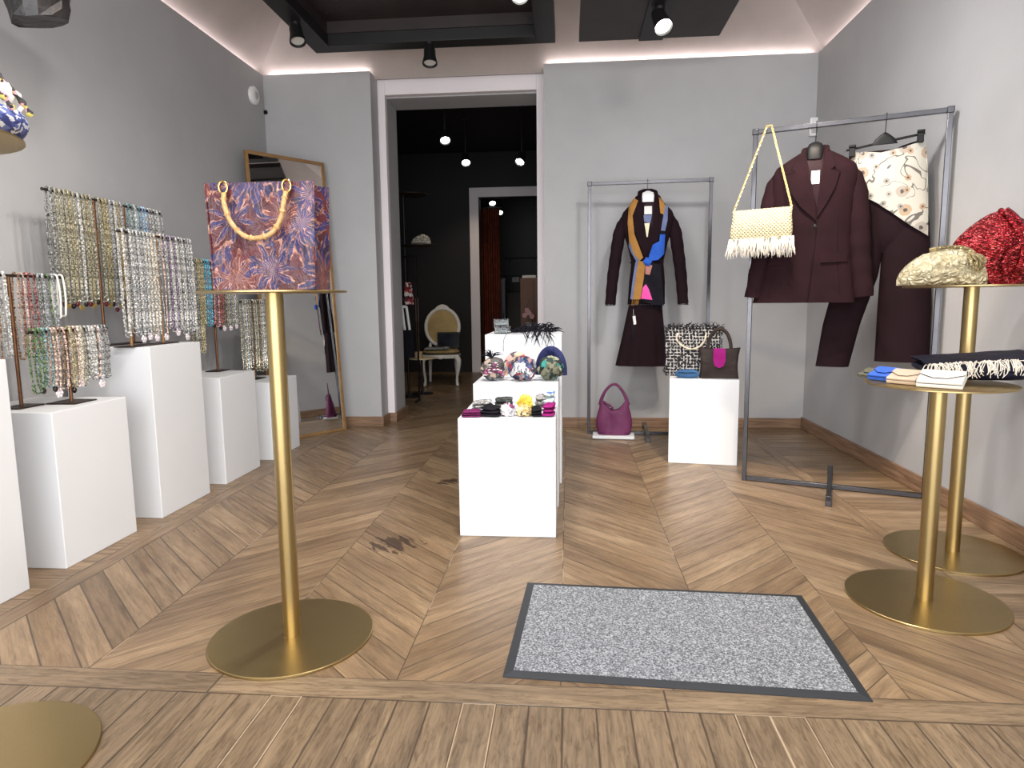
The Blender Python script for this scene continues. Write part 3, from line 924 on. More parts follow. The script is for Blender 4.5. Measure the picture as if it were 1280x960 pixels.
def interp(secs, z):
    s = sorted(secs, key=lambda q: q[2])
    if z <= s[0][2]:
        return s[0]
    for a, b in zip(s, s[1:]):
        if a[2] <= z <= b[2]:
            k = (z - a[2]) / (b[2] - a[2])
            return tuple(a[i] + (b[i] - a[i]) * k for i in range(5))
    return s[-1]
def front_of(secs, pw, off=0.0):
    def fn(x, z):
        s = interp(secs, z)
        q = min(0.985, abs(x - s[0]) / max(s[3], 1e-4))
        return s[1] - s[4] * (1 - q ** pw) ** (1 / pw) - off
    return fn
def dense(secs, step=0.02):
    zs = [s[2] for s in secs]
    n = int((max(zs) - min(zs)) / step)
    pw = secs[0][5]
    return [interp(secs, min(zs) + (max(zs) - min(zs)) * i / n)[:5] + (pw,) for i in range(n + 1)]
def wire_hook(t, zbar, ztop, yb=0.0):
    pts = [(0.0, yb, zbar - 0.02)] + [(0.018 * math.sin(a), yb + 0.0, zbar + 0.018 + 0.019 * -math.cos(a)) for a in [PI * 0.0]]
    pts = arc((0, 0, zbar), 0.0225, R(-35), R(195), 14, 'yz')
    pts = [(0, yb, ztop), (0, yb * 0.5, zbar - 0.050), (0, 0.006, zbar - 0.034)] + pts
    return MB().tube(pts, 0.0022, 8).build('hook', M_CHROME, t)

RX, RY = math.cos(RK), math.sin(RK)
def on_rail(s, y=0.0):
    return (1.074 + s * RX - y * RY, 4.037 + s * RY + y * RX, 0)

# --- blazer
secs = [(-0.03, 0, 1.075, 0.265, 0.088, 2.6), (-0.02, 0, 1.25, 0.240, 0.085, 2.6), (0, 0, 1.43, 0.208, 0.078, 2.6), (0, 0, 1.60, 0.212, 0.086, 2.6), (0, 0, 1.72, 0.218, 0.086, 2.6),
        (0, 0, 1.79, 0.214, 0.078, 2.6), (0, 0, 1.825, 0.196, 0.070, 2.6), (0, 0, 1.87, 0.125, 0.058, 2.6), (0, 0, 1.905, 0.062, 0.048, 2.6)]
t = thing('blazer', 'maroon single-button blazer hanging from the tall steel clothes rail', 'blazer', on_rail(0.318, -0.030), RK)
def bfold(a, z, i):
    return 0.006 * math.sin(a * 5 + z * 4) * max(0, (1.5 - z) / 0.45) + 0.004 * math.sin(a * 3 - z * 9)
MB().loft(dense(secs), 56, bfold).build('body', M_MAROON, t, smooth=60)
fr = front_of(secs, 2.6)
for s, nm in ((-1, 'sleeve'), (1, 'sleeve')):
    pts = smoothpath([(s * 0.176, 0.004, 1.792), (s * 0.204, 0.0, 1.72), (s * 0.232, -0.008, 1.50), (s * 0.258 - 0.008, -0.018, 1.30), (s * 0.284 - 0.010, -0.024, 1.105)], 6)
    rr = [0.026 + 0.033 * min(1, i / 8.0) - 0.010 * i / len(pts) + 0.0025 * math.sin(i * 1.7 + s) for i in range(len(pts))]
    MB().tube(pts, rr, 20, flat=0.82).build(nm, M_MAROON, t, smooth=60)
MB().plate([(-0.05, 1.902), (0.055, 1.905), (0.062, 1.80), (0.028, 1.585), (-0.055, 1.80)], fr, 0.003).build('lining', M_LINING, t, smooth=50)
m = MB().plate([(-0.048, 1.905), (-0.088, 1.865), (-0.112, 1.80), (-0.092, 1.787), (-0.140, 1.772), (-0.112, 1.68), (-0.060, 1.60), (0.022, 1.520), (0.014, 1.62), (-0.048, 1.80)], fr, 0.013)
m.plate([(0.050, 1.908), (0.085, 1.865), (0.104, 1.80), (0.084, 1.787), (0.128, 1.775), (0.108, 1.69), (0.070, 1.61), (0.026, 1.535), (0.028, 1.64), (0.058, 1.80)], fr, 0.010)
m.build('lapel', M_MAROON, t, smooth=50)
m = MB()
for o_, pl_ in ((0.0135, [(-0.088, 1.865), (-0.112, 1.80), (-0.092, 1.787), (-0.140, 1.772), (-0.112, 1.68), (-0.060, 1.60), (0.022, 1.520)]), (0.0105, [(0.085, 1.865), (0.104, 1.80), (0.084, 1.787), (0.128, 1.775), (0.108, 1.69), (0.070, 1.61), (0.026, 1.535)])):
    m.tube([(a, fr(a, b) - o_, b) for a, b in pl_], 0.0020, 6)
m.build('lapel_edge', M_MAROONDK, t)
MB().tube([(-0.062, -0.035, 1.885), (-0.055, 0.01, 1.912), (-0.03, 0.034, 1.922), (0.03, 0.034, 1.925), (0.055, 0.01, 1.918), (0.064, -0.035, 1.888)], [0.012, 0.017, 0.018, 0.018, 0.017, 0.012], 12).build('collar', M_MAROON, t)
MB().plate([(-0.012, 1.785), (0.030, 1.785), (0.030, 1.715), (-0.012, 1.715)], front_of(secs, 2.6, 0.003), 0.003, 1).build('neck_label', M_LABEL, t)['label'] = 'white neck label'
e = [(0.024, 1.52), (0.022, 1.40), (0.010, 1.26), (-0.005, 1.085)]
MB().tube(smoothpath([(x, fr(x, z) - 0.002, z) for x, z in e], 6), 0.0035, 6).build('front_edge', M_MAROONDK, t)
MB().lathe([(0.010, 0), (0.011, 0.003), (0.008, 0.005)], 16).move((0.018, fr(0.018, 1.49) - 0.001, 1.49), Matrix.Rotation(R(90), 3, 'X')).build('button', M_BLACKPLASTIC, t)
for a, b, z0, z1 in ((0.052, 0.185, 1.345, 1.292), (-0.215, -0.105, 1.335, 1.285)):
    MB().plate([(a, z0), (b, z0 + 0.006), (b, z1 + 0.004), (a, z1)], fr, 0.008, 2).build('pocket_flap', M_MAROON, t, smooth=50)
for a in (-0.11, 0.13):
    MB().tube(smoothpath([(a, fr(a, 1.60), 1.60), (a * 1.02, fr(a * 1.02, 1.36), 1.36), (a * 1.2, fr(a * 1.2, 1.12), 1.12)], 6), 0.0022, 6).build('dart_seam', M_MAROONDK, t)
t = thing('clothes_hanger', 'black plastic hanger inside the collar of the maroon blazer', 'hanger', on_rail(0.318, 0.0), RK)
wire_hook(t, 2.048, 1.93, -0.045)
m = MB().loft([(0, -0.083, 1.850, 0.040, 0.022, 3), (0, -0.077, 1.90, 0.042, 0.024, 3), (0, -0.060, 1.935, 0.034, 0.022, 3), (0, -0.050, 1.948, 0.014, 0.012, 3)], 20)
m.tube(smoothpath([(-0.15, -0.03, 1.77), (-0.08, -0.03, 1.82), (0, -0.03, 1.855), (0.08, -0.03, 1.82), (0.15, -0.03, 1.77)], 5), 0.012, 10)
m.build('body', M_BLACKPLASTIC, t)

# --- trousers and floral wrap on a clip hanger
TY = 0.105
t = thing('trousers', 'dark maroon wide-leg trousers hanging behind the blazer', 'trousers', on_rail(0.0, TY), RK)
m = MB()
m.loft(dense([(0.700, 0, 1.345, 0.190, 0.020, 2.4), (0.697, 0, 1.42, 0.200, 0.044, 2.4), (0.695, 0, 1.50, 0.199, 0.050, 2.4), (0.68, 0, 1.65, 0.188, 0.048, 2.4), (0.665, 0, 1.80, 0.178, 0.038, 2.4), (0.658, 0, 1.895, 0.172, 0.026, 2.4)], 0.03), 48,
       lambda a, z, i: 0.004 * math.sin(a * 6 + z * 3))
m.loft(dense([(0.800, 0, 0.742, 0.130, 0.050, 2.4), (0.797, 0, 1.05, 0.128, 0.050, 2.4), (0.790, 0, 1.30, 0.118, 0.050, 2.4), (0.788, 0, 1.46, 0.106, 0.048, 2.4), (0.780, 0, 1.60, 0.080, 0.020, 2.4)], 0.03), 40,
       lambda a, z, i: 0.006 * math.sin(a * 4 + 1) * (1.4 - z))
m.loft(dense([(0.452, 0, 0.705, 0.086, 0.046, 2.4), (0.490, 0, 0.95, 0.096, 0.048, 2.4), (0.555, 0, 1.22, 0.106, 0.048, 2.4), (0.590, 0, 1.42, 0.098, 0.048, 2.4), (0.60, 0, 1.58, 0.075, 0.020, 2.4)], 0.03), 40,
       lambda a, z, i: 0.005 * math.sin(a * 4) * (1.4 - z))
m.build('trousers', M_COAT, t, smooth=60)
def floral_mat():
    t = NT('floral_cream_satin')
    ma = t.ma
    xyz = t.xyz(t.obj())
    p = t.comb(xyz[0], xyz[2], 0.0)
    def flowers(scale, seed, r):
        nd = t.t.nodes.new('ShaderNodeTexVoronoi')
        nd.voronoi_dimensions = '2D'
        off = t.n('ShaderNodeVectorMath', 0, _operation='ADD', i0=p, i1=(seed, seed * 0.7, 0.0))
        t.set(nd.inputs['Vector'], off)
        t.set(nd.inputs['Scale'], scale)
        t.set(nd.inputs['Randomness'], 0.75)
        wob = ma('MULTIPLY', ma('SUBTRACT', t.noise(p, 70, 3), 0.5), 0.14)
        d = ma('ADD', nd.outputs['Distance'], wob)
        return ma('LESS_THAN', d, r), ma('LESS_THAN', d, r * 0.34), nd.outputs['Color'], d
    base = t.ramp(t.noise(p, 4, 3), [(0.3, rgb(166, 161, 150)), (0.7, rgb(180, 176, 166))])
    # thin dark stems
    wv = t.noise(p, 5.5, 2, 0.5, dist=1.3)
    stem = ma('LESS_THAN', ma('ABSOLUTE', ma('SUBTRACT', wv, 0.47)), 0.011)
    gate = ma('GREATER_THAN', t.noise(p, 7.0, 1), 0.40)
    c = t.mix(ma('MULTIPLY', ma('MULTIPLY', stem, gate), 0.85), base, rgb(56, 50, 48))
    for sc, sd, r in ((10.0, 3.1, 0.30), (14.0, 8.7, 0.22)):
        fl, ce, colr, d = flowers(sc, sd, r)
        rn_ = t.xyz(colr)[0]
        petal = t.ramp(rn_, [(0.0, rgb(104, 100, 96)), (0.6, rgb(146, 140, 134)), (0.82, rgb(150, 122, 92)), (1.0, rgb(160, 130, 96))])
        keep = ma('GREATER_THAN', t.xyz(colr)[1], 0.42)
        c = t.mix(ma('MULTIPLY', ma('MULTIPLY', fl, keep), 0.8), c, petal)
        c = t.mix(ma('MULTIPLY', ma('MULTIPLY', ce, keep), 0.9), c, rgb(48, 42, 40))
    t.p(Base__Color=c, Roughness=0.6)
    return t.m
fl_secs = [(0.72, -0.004, 1.40, 0.180, 0.058, 2.4), (0.71, -0.004, 1.65, 0.186, 0.056, 2.4), (0.672, -0.004, 1.80, 0.183, 0.046, 2.4), (0.660, -0.004, 1.93, 0.178, 0.034, 2.4)]
t = thing('wrap_skirt', 'cream floral slanted wrap skirt clipped over the maroon trousers', 'skirt', on_rail(0.0, TY), RK)
ff = front_of(fl_secs, 2.4, 0.006)
MB().plate([(0.49, 1.895), (0.56, 1.892), (0.64, 1.878), (0.74, 1.895), (0.845, 1.925), (0.862, 1.80), (0.874, 1.60), (0.884, 1.425), (0.80, 1.48), (0.70, 1.56), (0.62, 1.62), (0.545, 1.665), (0.50, 1.76)],
           ff, 0.006, 4).build('floral_panel', floral_mat(), t, smooth=60)
MB().plate([(0.66, 1.872), (0.845, 1.92), (0.842, 1.945), (0.74, 1.918)], lambda x, z: 0.030, 0.006, 2).build('back_waist', M_INK, t)['label'] = 'black inner waistband'
t = thing('clip_hanger', 'black trouser hanger with two clips on the tall steel rail', 'hanger', on_rail(0.655, 0.0), RK)
wire_hook(t, 2.048, 1.975, 0.060)
q = 0.095
TH = TY - 0.045
m = MB().tube([(-0.185, TH, 1.908), (0.0, TH, 1.934), (0.185, TH, 1.958)], 0.0065, 10)
m.loft([(0, TH, 1.922, 0.062, 0.010, 3), (0, TH, 1.950, 0.046, 0.012, 3), (0, TH, 1.974, 0.018, 0.010, 3), (0, TH, 1.982, 0.006, 0.006, 3)], 20)
m.build('bar', M_BLACKPLASTIC, t)
for sx, zz in ((-0.155, 1.912), (0.165, 1.955)):
    MB().rbox((sx, TH, zz - 0.012), (0.030, 0.034, 0.060)).tube([(sx - 0.018, TH - 0.016, zz + 0.012), (sx + 0.018, TH - 0.016, zz + 0.012)], 0.009, 10).build('clip', M_BLACKPLASTIC, t, bevel=0.004)

# --- cream fringed bag on a chain
def woven_mat():
    t = NT('cream_woven_raffia')
    ma = t.ma
    xyz = t.xyz(t.obj())
    a = ma('MULTIPLY', ma('ADD', xyz[0], xyz[2]), 52.0)
    b = ma('MULTIPLY', ma('SUBTRACT', xyz[0], xyz[2]), 52.0)
    def tri(q):
        return ma('ABSOLUTE', ma('SUBTRACT', ma('FRACT', q), 0.5))
    h = ma('MAXIMUM', tri(a), tri(b))
    c = t.ramp(h, [(0.30, rgb(172, 156, 120)), (0.42, rgb(200, 190, 158)), (0.5, rgb(214, 207, 182))])
    t.p(Base__Color=c, Roughness=0.7)
    t.bump(h, 0.8, 0.01)
    return t.m
M_RAFFIA = woven_mat()
M_FEATHER = cloth_mat('cream_feather', rgb(202, 192, 178), rgb(216, 208, 197), rough=0.9)
t = thing('shoulder_bag', 'cream woven clutch with feather fringe hung by a gold chain from the rail', 'bag', on_rail(0.072, -0.205), RK)
def bagfn(u, v):
    th = 2 * PI * u
    ca, sa = math.cos(th), math.sin(th)
    x = math.copysign(abs(ca) ** 0.35, ca) * (0.158 + 0.004 * math.sin(v * 6))
    y = math.copysign(abs(sa) ** 0.8, sa) * (0.012 + 0.026 * math.sin(PI * min(1, 0.12 + v * 0.85)))
    return (x - 0.004 + (v - 0.5) * 0.004, y, 1.425 + 0.165 * v + 0.02 * x)
m = MB().grid(bagfn, 48, 16, wrap=True)
m.f.append(tuple(range(16 * 48, 17 * 48))); m.f.append(tuple(range(47, -1, -1))); m.mi += [0, 0]
m.build('body', M_RAFFIA, t, smooth=50)
m = MB()
fr_ = random.Random(3)
for i in range(230):
    x = -0.168 + 0.332 * (i / 229)
    y = fr_.uniform(-0.035, 0.02)
    l = fr_.uniform(0.06, 0.115)
    dx = fr_.uniform(-0.02, 0.02) + 0.05 * x
    m.tube([(x, y, 1.435 + 0.02 * x), (x + dx * 0.3, y - 0.008, 1.435 - l * 0.45), (x + dx, y - 0.004, 1.435 - l)], [0.0022, 0.0034, 0.0006], 4, flat=0.4)
m.build('feather_fringe', M_FEATHER, t)
m = MB()
def chain(p, q, n):
    p, q = Vector(p), Vector(q)
    d = (q - p).normalized()
    s = d.orthogonal().normalized()
    w = d.cross(s)
    L = (q - p).length / n
    for i in range(n):
        c = p + d * L * (i + 0.5)
        uu = s if i % 2 else w
        m.tube([c + d * math.cos(a) * L * 0.68 + uu * math.sin(a) * 0.0055 for a in [k * PI / 4 for k in range(8)]], 0.0020, 5, closed=True)
top = (0.002, 0.205, 2.075)
chain((-0.150, 0, 1.588), (-0.010, 0.183, 2.070), 40)
chain((-0.010, 0.183, 2.070), top, 2)
chain(top, (0.014, 0.183, 2.070), 2)
chain((0.014, 0.183, 2.070), (0.148, 0, 1.594), 40)
m.build('chain', mat('pale_gold_chain', rgb(226, 206, 140), 0.3, 0.6), t)

# --- coat, skirt and scarf on the back rail
RL = R(-3.5)
def on_back(s, y=0.0):
    return (0.172 + s * math.cos(RL) - y * math.sin(RL), 5.425 + s * math.sin(RL) + y * math.cos(RL), 0)
cs = [(0.0, 0, 1.065, 0.145, 0.072, 2.5), (0, 0, 1.25, 0.138, 0.070, 2.5), (0, 0, 1.40, 0.124, 0.066, 2.5), (0, 0, 1.54, 0.155, 0.076, 2.5), (0, 0, 1.66, 0.190, 0.080, 2.5), (0.004, 0, 1.735, 0.206, 0.074, 2.5),
      (0.004, 0, 1.785, 0.190, 0.066, 2.5), (0.002, 0, 1.85, 0.126, 0.058, 2.5), (0, 0, 1.90, 0.080, 0.052, 2.5), (0, 0, 1.930, 0.062, 0.045, 2.5)]
t = thing('coat', 'aubergine belted jacket with wide lapels hung on the back rail', 'jacket', on_back(0.452, -0.03), RL)
MB().loft(dense(cs), 48, lambda a, z, i: 0.005 * math.sin(a * 5 + z * 6)).build('body', M_COAT, t, smooth=60)
cf = front_of(cs, 2.5)
for s in (-1, 1):
    pts = smoothpath([(s * 0.176, 0.002, 1.745), (s * 0.208, -0.002, 1.66), (s * 0.238, -0.012, 1.48), (s * 0.266, -0.022, 1.27), (s * 0.283, -0.030, 1.07)], 6)
    rr = [0.026 + 0.028 * min(1, i / 8.0) - 0.013 * i / len(pts) + 0.002 * math.sin(i * 1.9) for i in range(len(pts))]
    MB().tube(pts, rr, 18, flat=0.85).build('sleeve', M_COAT, t, smooth=60)
    c = MB()
    for k in range(14):
        a = 2 * PI * k / 14
        b = Vector(pts[-1]) + Vector((0.036 * math.cos(a), 0.032 * math.sin(a), 0.006))
        c.tube([b, b + Vector((0.006 * math.sin(k * 5), 0.004 * math.cos(k * 3), -0.018))], 0.003, 4)
    c.build('fringed_cuff', M_INK, t)
MB().plate([(-0.06, 1.925), (0.06, 1.925), (0.07, 1.80), (0.0, 1.50), (-0.07, 1.80)], cf, 0.003).build('lining', M_LINING, t, smooth=50)
m = MB().plate([(-0.055, 1.928), (-0.095, 1.90), (-0.125, 1.82), (-0.120, 1.72), (-0.075, 1.56), (-0.012, 1.425), (0.012, 1.50), (-0.035, 1.66), (-0.048, 1.80)], cf, 0.014)
m.plate([(0.055, 1.928), (0.095, 1.90), (0.125, 1.82), (0.118, 1.70), (0.075, 1.56), (0.012, 1.425), (0.006, 1.50), (0.034, 1.66), (0.048, 1.80)], cf, 0.012)
m.build('lapel', M_COAT, t, smooth=50)
MB().tube([(-0.068, -0.03, 1.905), (-0.06, 0.015, 1.935), (-0.03, 0.036, 1.948), (0.03, 0.036, 1.948), (0.06, 0.015, 1.935), (0.068, -0.03, 1.905)], [0.013, 0.018, 0.02, 0.02, 0.018, 0.013], 12).build('collar', M_COAT, t)
MB().plate([(-0.028, 1.820), (0.030, 1.820), (0.030, 1.758), (-0.028, 1.758)], front_of(cs, 2.5, 0.004), 0.003, 1).build('neck_label', M_LABEL, t)['label'] = 'white neck label'
MB().plate([(-0.034, 1.752), (0.030, 1.752), (0.018, 1.690), (-0.028, 1.700)], front_of(cs, 2.5, 0.004), 0.003, 1).build('printed_tag', M_SLATE, t)['label'] = 'grey printed tag'
MB().plate([(-0.026, 1.690), (0.014, 1.690), (0.0, 1.585), (-0.008, 1.585)], front_of(cs, 2.5, 0.004), 0.003, 1).build('blouse', M_CREAMCLOTH, t)['label'] = 'cream collar of the blouse inside'
MB().tube(smoothpath([(-0.128, cf(-0.124, 1.40) + 0.02, 1.395), (-0.09, cf(-0.09, 1.395) - 0.004, 1.395), (0, cf(0, 1.395) - 0.006, 1.395), (0.09, cf(0.09, 1.395) - 0.004, 1.40), (0.128, cf(0.124, 1.40) + 0.02, 1.40)], 5), 0.006, 8).build('belt', M_INK, t)
t = thing('skirt', 'aubergine flared skirt hanging below the belted jacket', 'skirt', on_back(0.452, -0.03), RL)
MB().loft(dense([(-0.028, 0, 0.575, 0.205, 0.085, 2.3), (-0.018, 0, 0.80, 0.168, 0.075, 2.3), (-0.006, 0, 1.062, 0.130, 0.060, 2.3)], 0.03), 72, lambda a, z, i: 0.008 * math.sin(a * 9) * (1.08 - z) / 0.5).build('skirt_panel', M_COAT, t, smooth=60)
sf0 = front_of([(-0.028, 0, 0.575, 0.205, 0.09, 2.3), (-0.006, 0, 1.065, 0.130, 0.066, 2.3)], 2.3)
MB().plate([(-0.108, 0.972), (-0.086, 0.978), (-0.078, 0.912), (-0.098, 0.906)], lambda x, z: sf0(x, z) - 0.006, 0.003, 1).tube([(-0.10, sf0(-0.1, 0.98) - 0.008, 0.975), (-0.102, -0.07, 1.03)], 0.0012, 5).build('price_tag', M_LABEL, t)['label'] = 'small white hang tag'
MB().plate([(-0.110, 0.90), (-0.09, 0.90), (-0.095, 0.80), (-0.112, 0.80)], lambda x, z: sf0(x, z) - 0.004, 0.003, 1).build('ribbon', M_INK, t)
t = thing('scarf', 'long ochre, blue and pink scarf draped around the belted jacket', 'scarf', on_back(0.452, -0.03), RL)
def cp(*pts):
    return [((a - 430) * 0.00131, 1.94 - (b - 140) * 0.00128) for a, b in pts]
sfr = front_of(cs, 2.5, 0.021)
sfr2 = lambda x, z: min(sfr(x, z), -0.094)
sfr3 = lambda x, z: sfr2(x, z) - 0.007
m = MB()
m.plate(cp((348, 180), (372, 200), (340, 290), (352, 400), (405, 540), (385, 560), (352, 520), (322, 440), (312, 330), (318, 230)), sfr, 0.010, 3, 0)
m.plate(cp((322, 440), (352, 520), (385, 560), (368, 566), (335, 510), (318, 470)), sfr, 0.008, 2, 1)
m.plate(cp((492, 180), (520, 205), (528, 240), (520, 290), (500, 280)), sfr, 0.010, 3, 0)
m.plate(cp((528, 225), (545, 240), (543, 320), (530, 385), (505, 382), (522, 290)), sfr, 0.009, 3, 1)
m.plate(cp((500, 385), (532, 385), (530, 405), (500, 405)), sfr, 0.009, 1, 3)
m.plate(cp((500, 405), (530, 405), (528, 520), (492, 556), (438, 562), (440, 525), (465, 500), (460, 465), (498, 445)), sfr, 0.012, 3, 2)
m.plate(cp((375, 560), (418, 565), (410, 660), (392, 792), (345, 792), (362, 670)), sfr2, 0.010, 3, 0)
m.plate(cp((360, 566), (377, 562), (362, 670), (345, 792), (332, 790), (345, 670)), sfr2, 0.009, 3, 1)
m.plate(cp((418, 565), (505, 585), (520, 720), (530, 830), (470, 826), (398, 800), (410, 660)), sfr2, 0.008, 3, 3)
m.plate(cp((418, 575), (458, 588), (444, 645), (418, 640)), sfr3, 0.006, 2, 5)
m.plate(cp((422, 700), (440, 730), (462, 796), (395, 788), (405, 720)), sfr3, 0.006, 2, 4)
m.build('cloth', [M_OCHRE, M_SLATE, M_BLUE, M_INK, M_PINK, M_SALMON], t, smooth=50)
m = MB().blob((0.0, -0.112, 1.395), (0.032, 0.022, 0.030), 0.25, 5, 3, 24, 14)
m.build('knot', M_BLUE, t)
m = MB()
for i in range(24):
    x = cp((345 + 7.6 * i, 0))[0][0]
    zb = 1.94 - (795 - 140 + (18 if i > 7 else 0)) * 0.00128
    m.tube([(x, -0.088, zb + 0.01), (x + fr_.uniform(-0.006, 0.006), -0.09, zb - fr_.uniform(0.02, 0.05))], 0.0022, 4, mi=0 if i < 6 else 1)
m.build('fringe', [M_OCHRE, M_INK], t)
t = thing('clothes_hanger', 'white hanger holding the aubergine jacket on the back rail', 'hanger', on_back(0.452, 0.0), RL)
wire_hook(t, 2.018, 1.935, -0.055)
m = MB().loft([(0, -0.088, 1.852, 0.044, 0.016, 4), (0, -0.082, 1.90, 0.047, 0.018, 4), (0, -0.070, 1.925, 0.042, 0.018, 4), (0, -0.060, 1.94, 0.012, 0.010, 3)], 24)
m.tube(smoothpath([(-0.16, -0.03, 1.745), (-0.08, -0.03, 1.83), (0, -0.03, 1.88), (0.08, -0.03, 1.83), (0.16, -0.03, 1.745)], 5), 0.010, 10)
m.build('body', M_WHITEPLASTIC, t)

# ------------------------------------------------------------------ bags on the stands
def brocade_mat():
    t = NT('floral_brocade')
    ma = t.ma
    xyz = t.xyz(t.obj())
    p = t.comb(ma('ADD', xyz[0], ma('MULTIPLY', xyz[1], 0.8)), xyz[2], 0.0)
    cr = t.noise(t.obj(), 14, 5, 0.65, dist=0.8)
    c = t.ramp(t.noise(p, 9, 4), [(0.3, rgb(52, 17, 24)), (0.55, rgb(80, 29, 34)), (0.75, rgb(108, 46, 46))])
    met = 0.0
    for sc, seed, thr in ((4.8, 2.2, 0.58), (7.2, 5.3, 0.46)):
        nd = t.t.nodes.new('ShaderNodeTexVoronoi')
        nd.voronoi_dimensions = '2D'
        t.set(nd.inputs['Scale'], sc)
        t.set(nd.inputs['Randomness'], 0.8)
        q = t.n('ShaderNodeVectorMath', 0, _operation='ADD', i0=p, i1=t.n('ShaderNodeVectorMath', 0, _operation='ADD', i0=t.n('ShaderNodeVectorMath', 0, _operation='SCALE', i0=t.noise(p, 7, 3, out=1), Scale=0.10), i1=(seed, seed * 1.7, 0.0)))
        t.set(nd.inputs['Vector'], q)
        dv = t.xyz(t.n('ShaderNodeVectorMath', 0, _operation='SUBTRACT', i0=q, i1=nd.outputs['Position']))
        ang = ma('ARCTAN2', dv[1], dv[0])
        wob = ma('MULTIPLY', ma('SUBTRACT', t.noise(p, 34, 3), 0.5), 2.6)
        d = nd.outputs['Distance']
        lobes = ma('ADD', ma('MULTIPLY', ma('COSINE', ma('ADD', ma('MULTIPLY', ang, 9.0), wob)), 0.16), thr - 0.1)
        petal = ma('LESS_THAN', d, lobes)
        streak = ma('GREATER_THAN', ma('SINE', ma('ADD', ma('MULTIPLY', ang, 27.0), ma('MULTIPLY', wob, 3.0))), 0.70)
        far = ma('GREATER_THAN', d, 0.22)
        outline = ma('MULTIPLY', ma('LESS_THAN', ma('ABSOLUTE', ma('SUBTRACT', d, lobes)), 0.035), 0.9)
        blue = t.ramp(t.noise(p, 30, 3), [(0.3, rgb(20, 20, 46)), (0.7, rgb(36, 40, 96))])
        hue = t.xyz(nd.outputs['Color'])[0]
        c = t.mix(ma('MULTIPLY', petal, 0.82), c, t.mix(ma('GREATER_THAN', hue, 0.78), blue, rgb(92, 42, 40)))
        pinky = t.ramp(t.noise(p, 55, 2), [(0.3, rgb(110, 64, 54)), (0.7, rgb(196, 146, 122))])
        k = ma('MAXIMUM', ma('MULTIPLY', ma('MULTIPLY', petal, streak), ma('SUBTRACT', 1.0, ma('MULTIPLY', far, 0.55))), ma('MULTIPLY', outline, ma('GREATER_THAN', t.noise(p, 24, 2), 0.48)))
        c = t.mix(ma('MULTIPLY', k, 0.75), c, pinky)
        met = ma('MAXIMUM', k, met)
    t.p(Base__Color=c, Roughness=0.38, Metallic=ma('MULTIPLY', met, 0.35), **{'Specular__IOR__Level': 0.45})
    t.bump(cr, 0.55, 0.02)
    return t.m
M_BROCADE = brocade_mat()
t = thing('tote_bag', 'burgundy and blue floral brocade tote with bamboo handles on the brass stand', 'bag', (-0.876, 1.925, 1.140))
def totewall(u, v):
    """outside of the bag: a ring of four walls, the two sides folded inwards towards the top"""
    hw, hd = 0.149 + 0.012 * v, 0.060
    k = u * 4
    s, f_ = int(k) % 4, k - int(k)
    if s == 0:
        x, y = -hw + 2 * hw * f_, -hd
    elif s == 1:
        x, y = hw - 0.030 * v * math.sin(PI * f_), -hd + 2 * hd * f_
    elif s == 2:
        x, y = hw - 2 * hw * f_, hd
    else:
        x, y = -hw + 0.030 * v * math.sin(PI * f_), hd - 2 * hd * f_
    z = 0.001 + 0.304 * v
    n = noise.fractal(Vector((x * 11, y * 11 + 5, z * 11)), 0.7, 2.0, 4)
    w = 0.006 * n * (0.3 + math.sin(PI * v))
    return (x + w * (1 if s in (1,) else -1 if s == 3 else 0.3), y + w * (-1 if s == 0 else 1 if s == 2 else 0.3), z)
m = MB().grid(totewall, 96, 36, wrap=True)
def totein(u, v):
    x, y, z = totewall(u, v)
    return (x * 0.975, y * 0.93, z)
m.grid(totein, 96, 36, wrap=True)
k0, k1 = 36 * 96, 37 * 96 + 36 * 96
for i in range(96):
    m.f.append((k0 + i, k0 + (i + 1) % 96, k1 + (i + 1) % 96, k1 + i)); m.mi.append(0)
m.f.append(tuple(range(95, -1, -1))); m.mi.append(0)
m.build('body', M_BROCADE, t, smooth=50)
for sx in (-1, 1):
    MB().tube([(sx * 0.149 + sx * 0.012 * z, -0.062, 0.004 + 0.3 * z) for z in lins(0, 1, 9)], 0.0028, 6).build('piping', M_BROCADE, t)
M_BAMBOO = mat('bamboo', rgb(176, 138, 88), 0.38, 0, 0.25, 60)
M_GOLDRING = mat('gold_ring', rgb(214, 180, 106), 0.25, 1.0)
def bamboo(name, y, par):
    path = smoothpath([(-0.097, y, 0.272), (-0.090, y - 0.012, 0.235), (-0.070, y - 0.014, 0.185), (-0.035, y - 0.014, 0.152), (0.005, y - 0.014, 0.146), (0.045, y - 0.014, 0.160), (0.073, y - 0.014, 0.200), (0.082, y - 0.012, 0.240), (0.085, y, 0.272)], 9)
    rr = []
    for i in range(len(path)):
        ph = (i % 9) / 9.0
        rr.append(0.0066 + 0.0042 * max(0, 1 - abs(ph - 0.45) / 0.13) + 0.0008 * math.cos(2 * PI * ph))
    return MB().tube(path, rr, 12).build(name, M_BAMBOO, par)
bamboo('handle', -0.078, t)
for sx in (-0.100, 0.086):
    MB().tube(arc((sx, -0.074, 0.290), 0.0125, 0, 2 * PI, 20, 'xz', 0.017)[:-1], 0.0030, 8, closed=True).build('handle_ring', M_GOLDRING, t)
    MB().plate([(sx - 0.013, 0.306), (sx + 0.013, 0.306), (sx + 0.011, 0.270), (sx - 0.011, 0.270)], lambda x, z: -0.063, 0.004, 1).build('handle_tab', M_BROCADE, t)

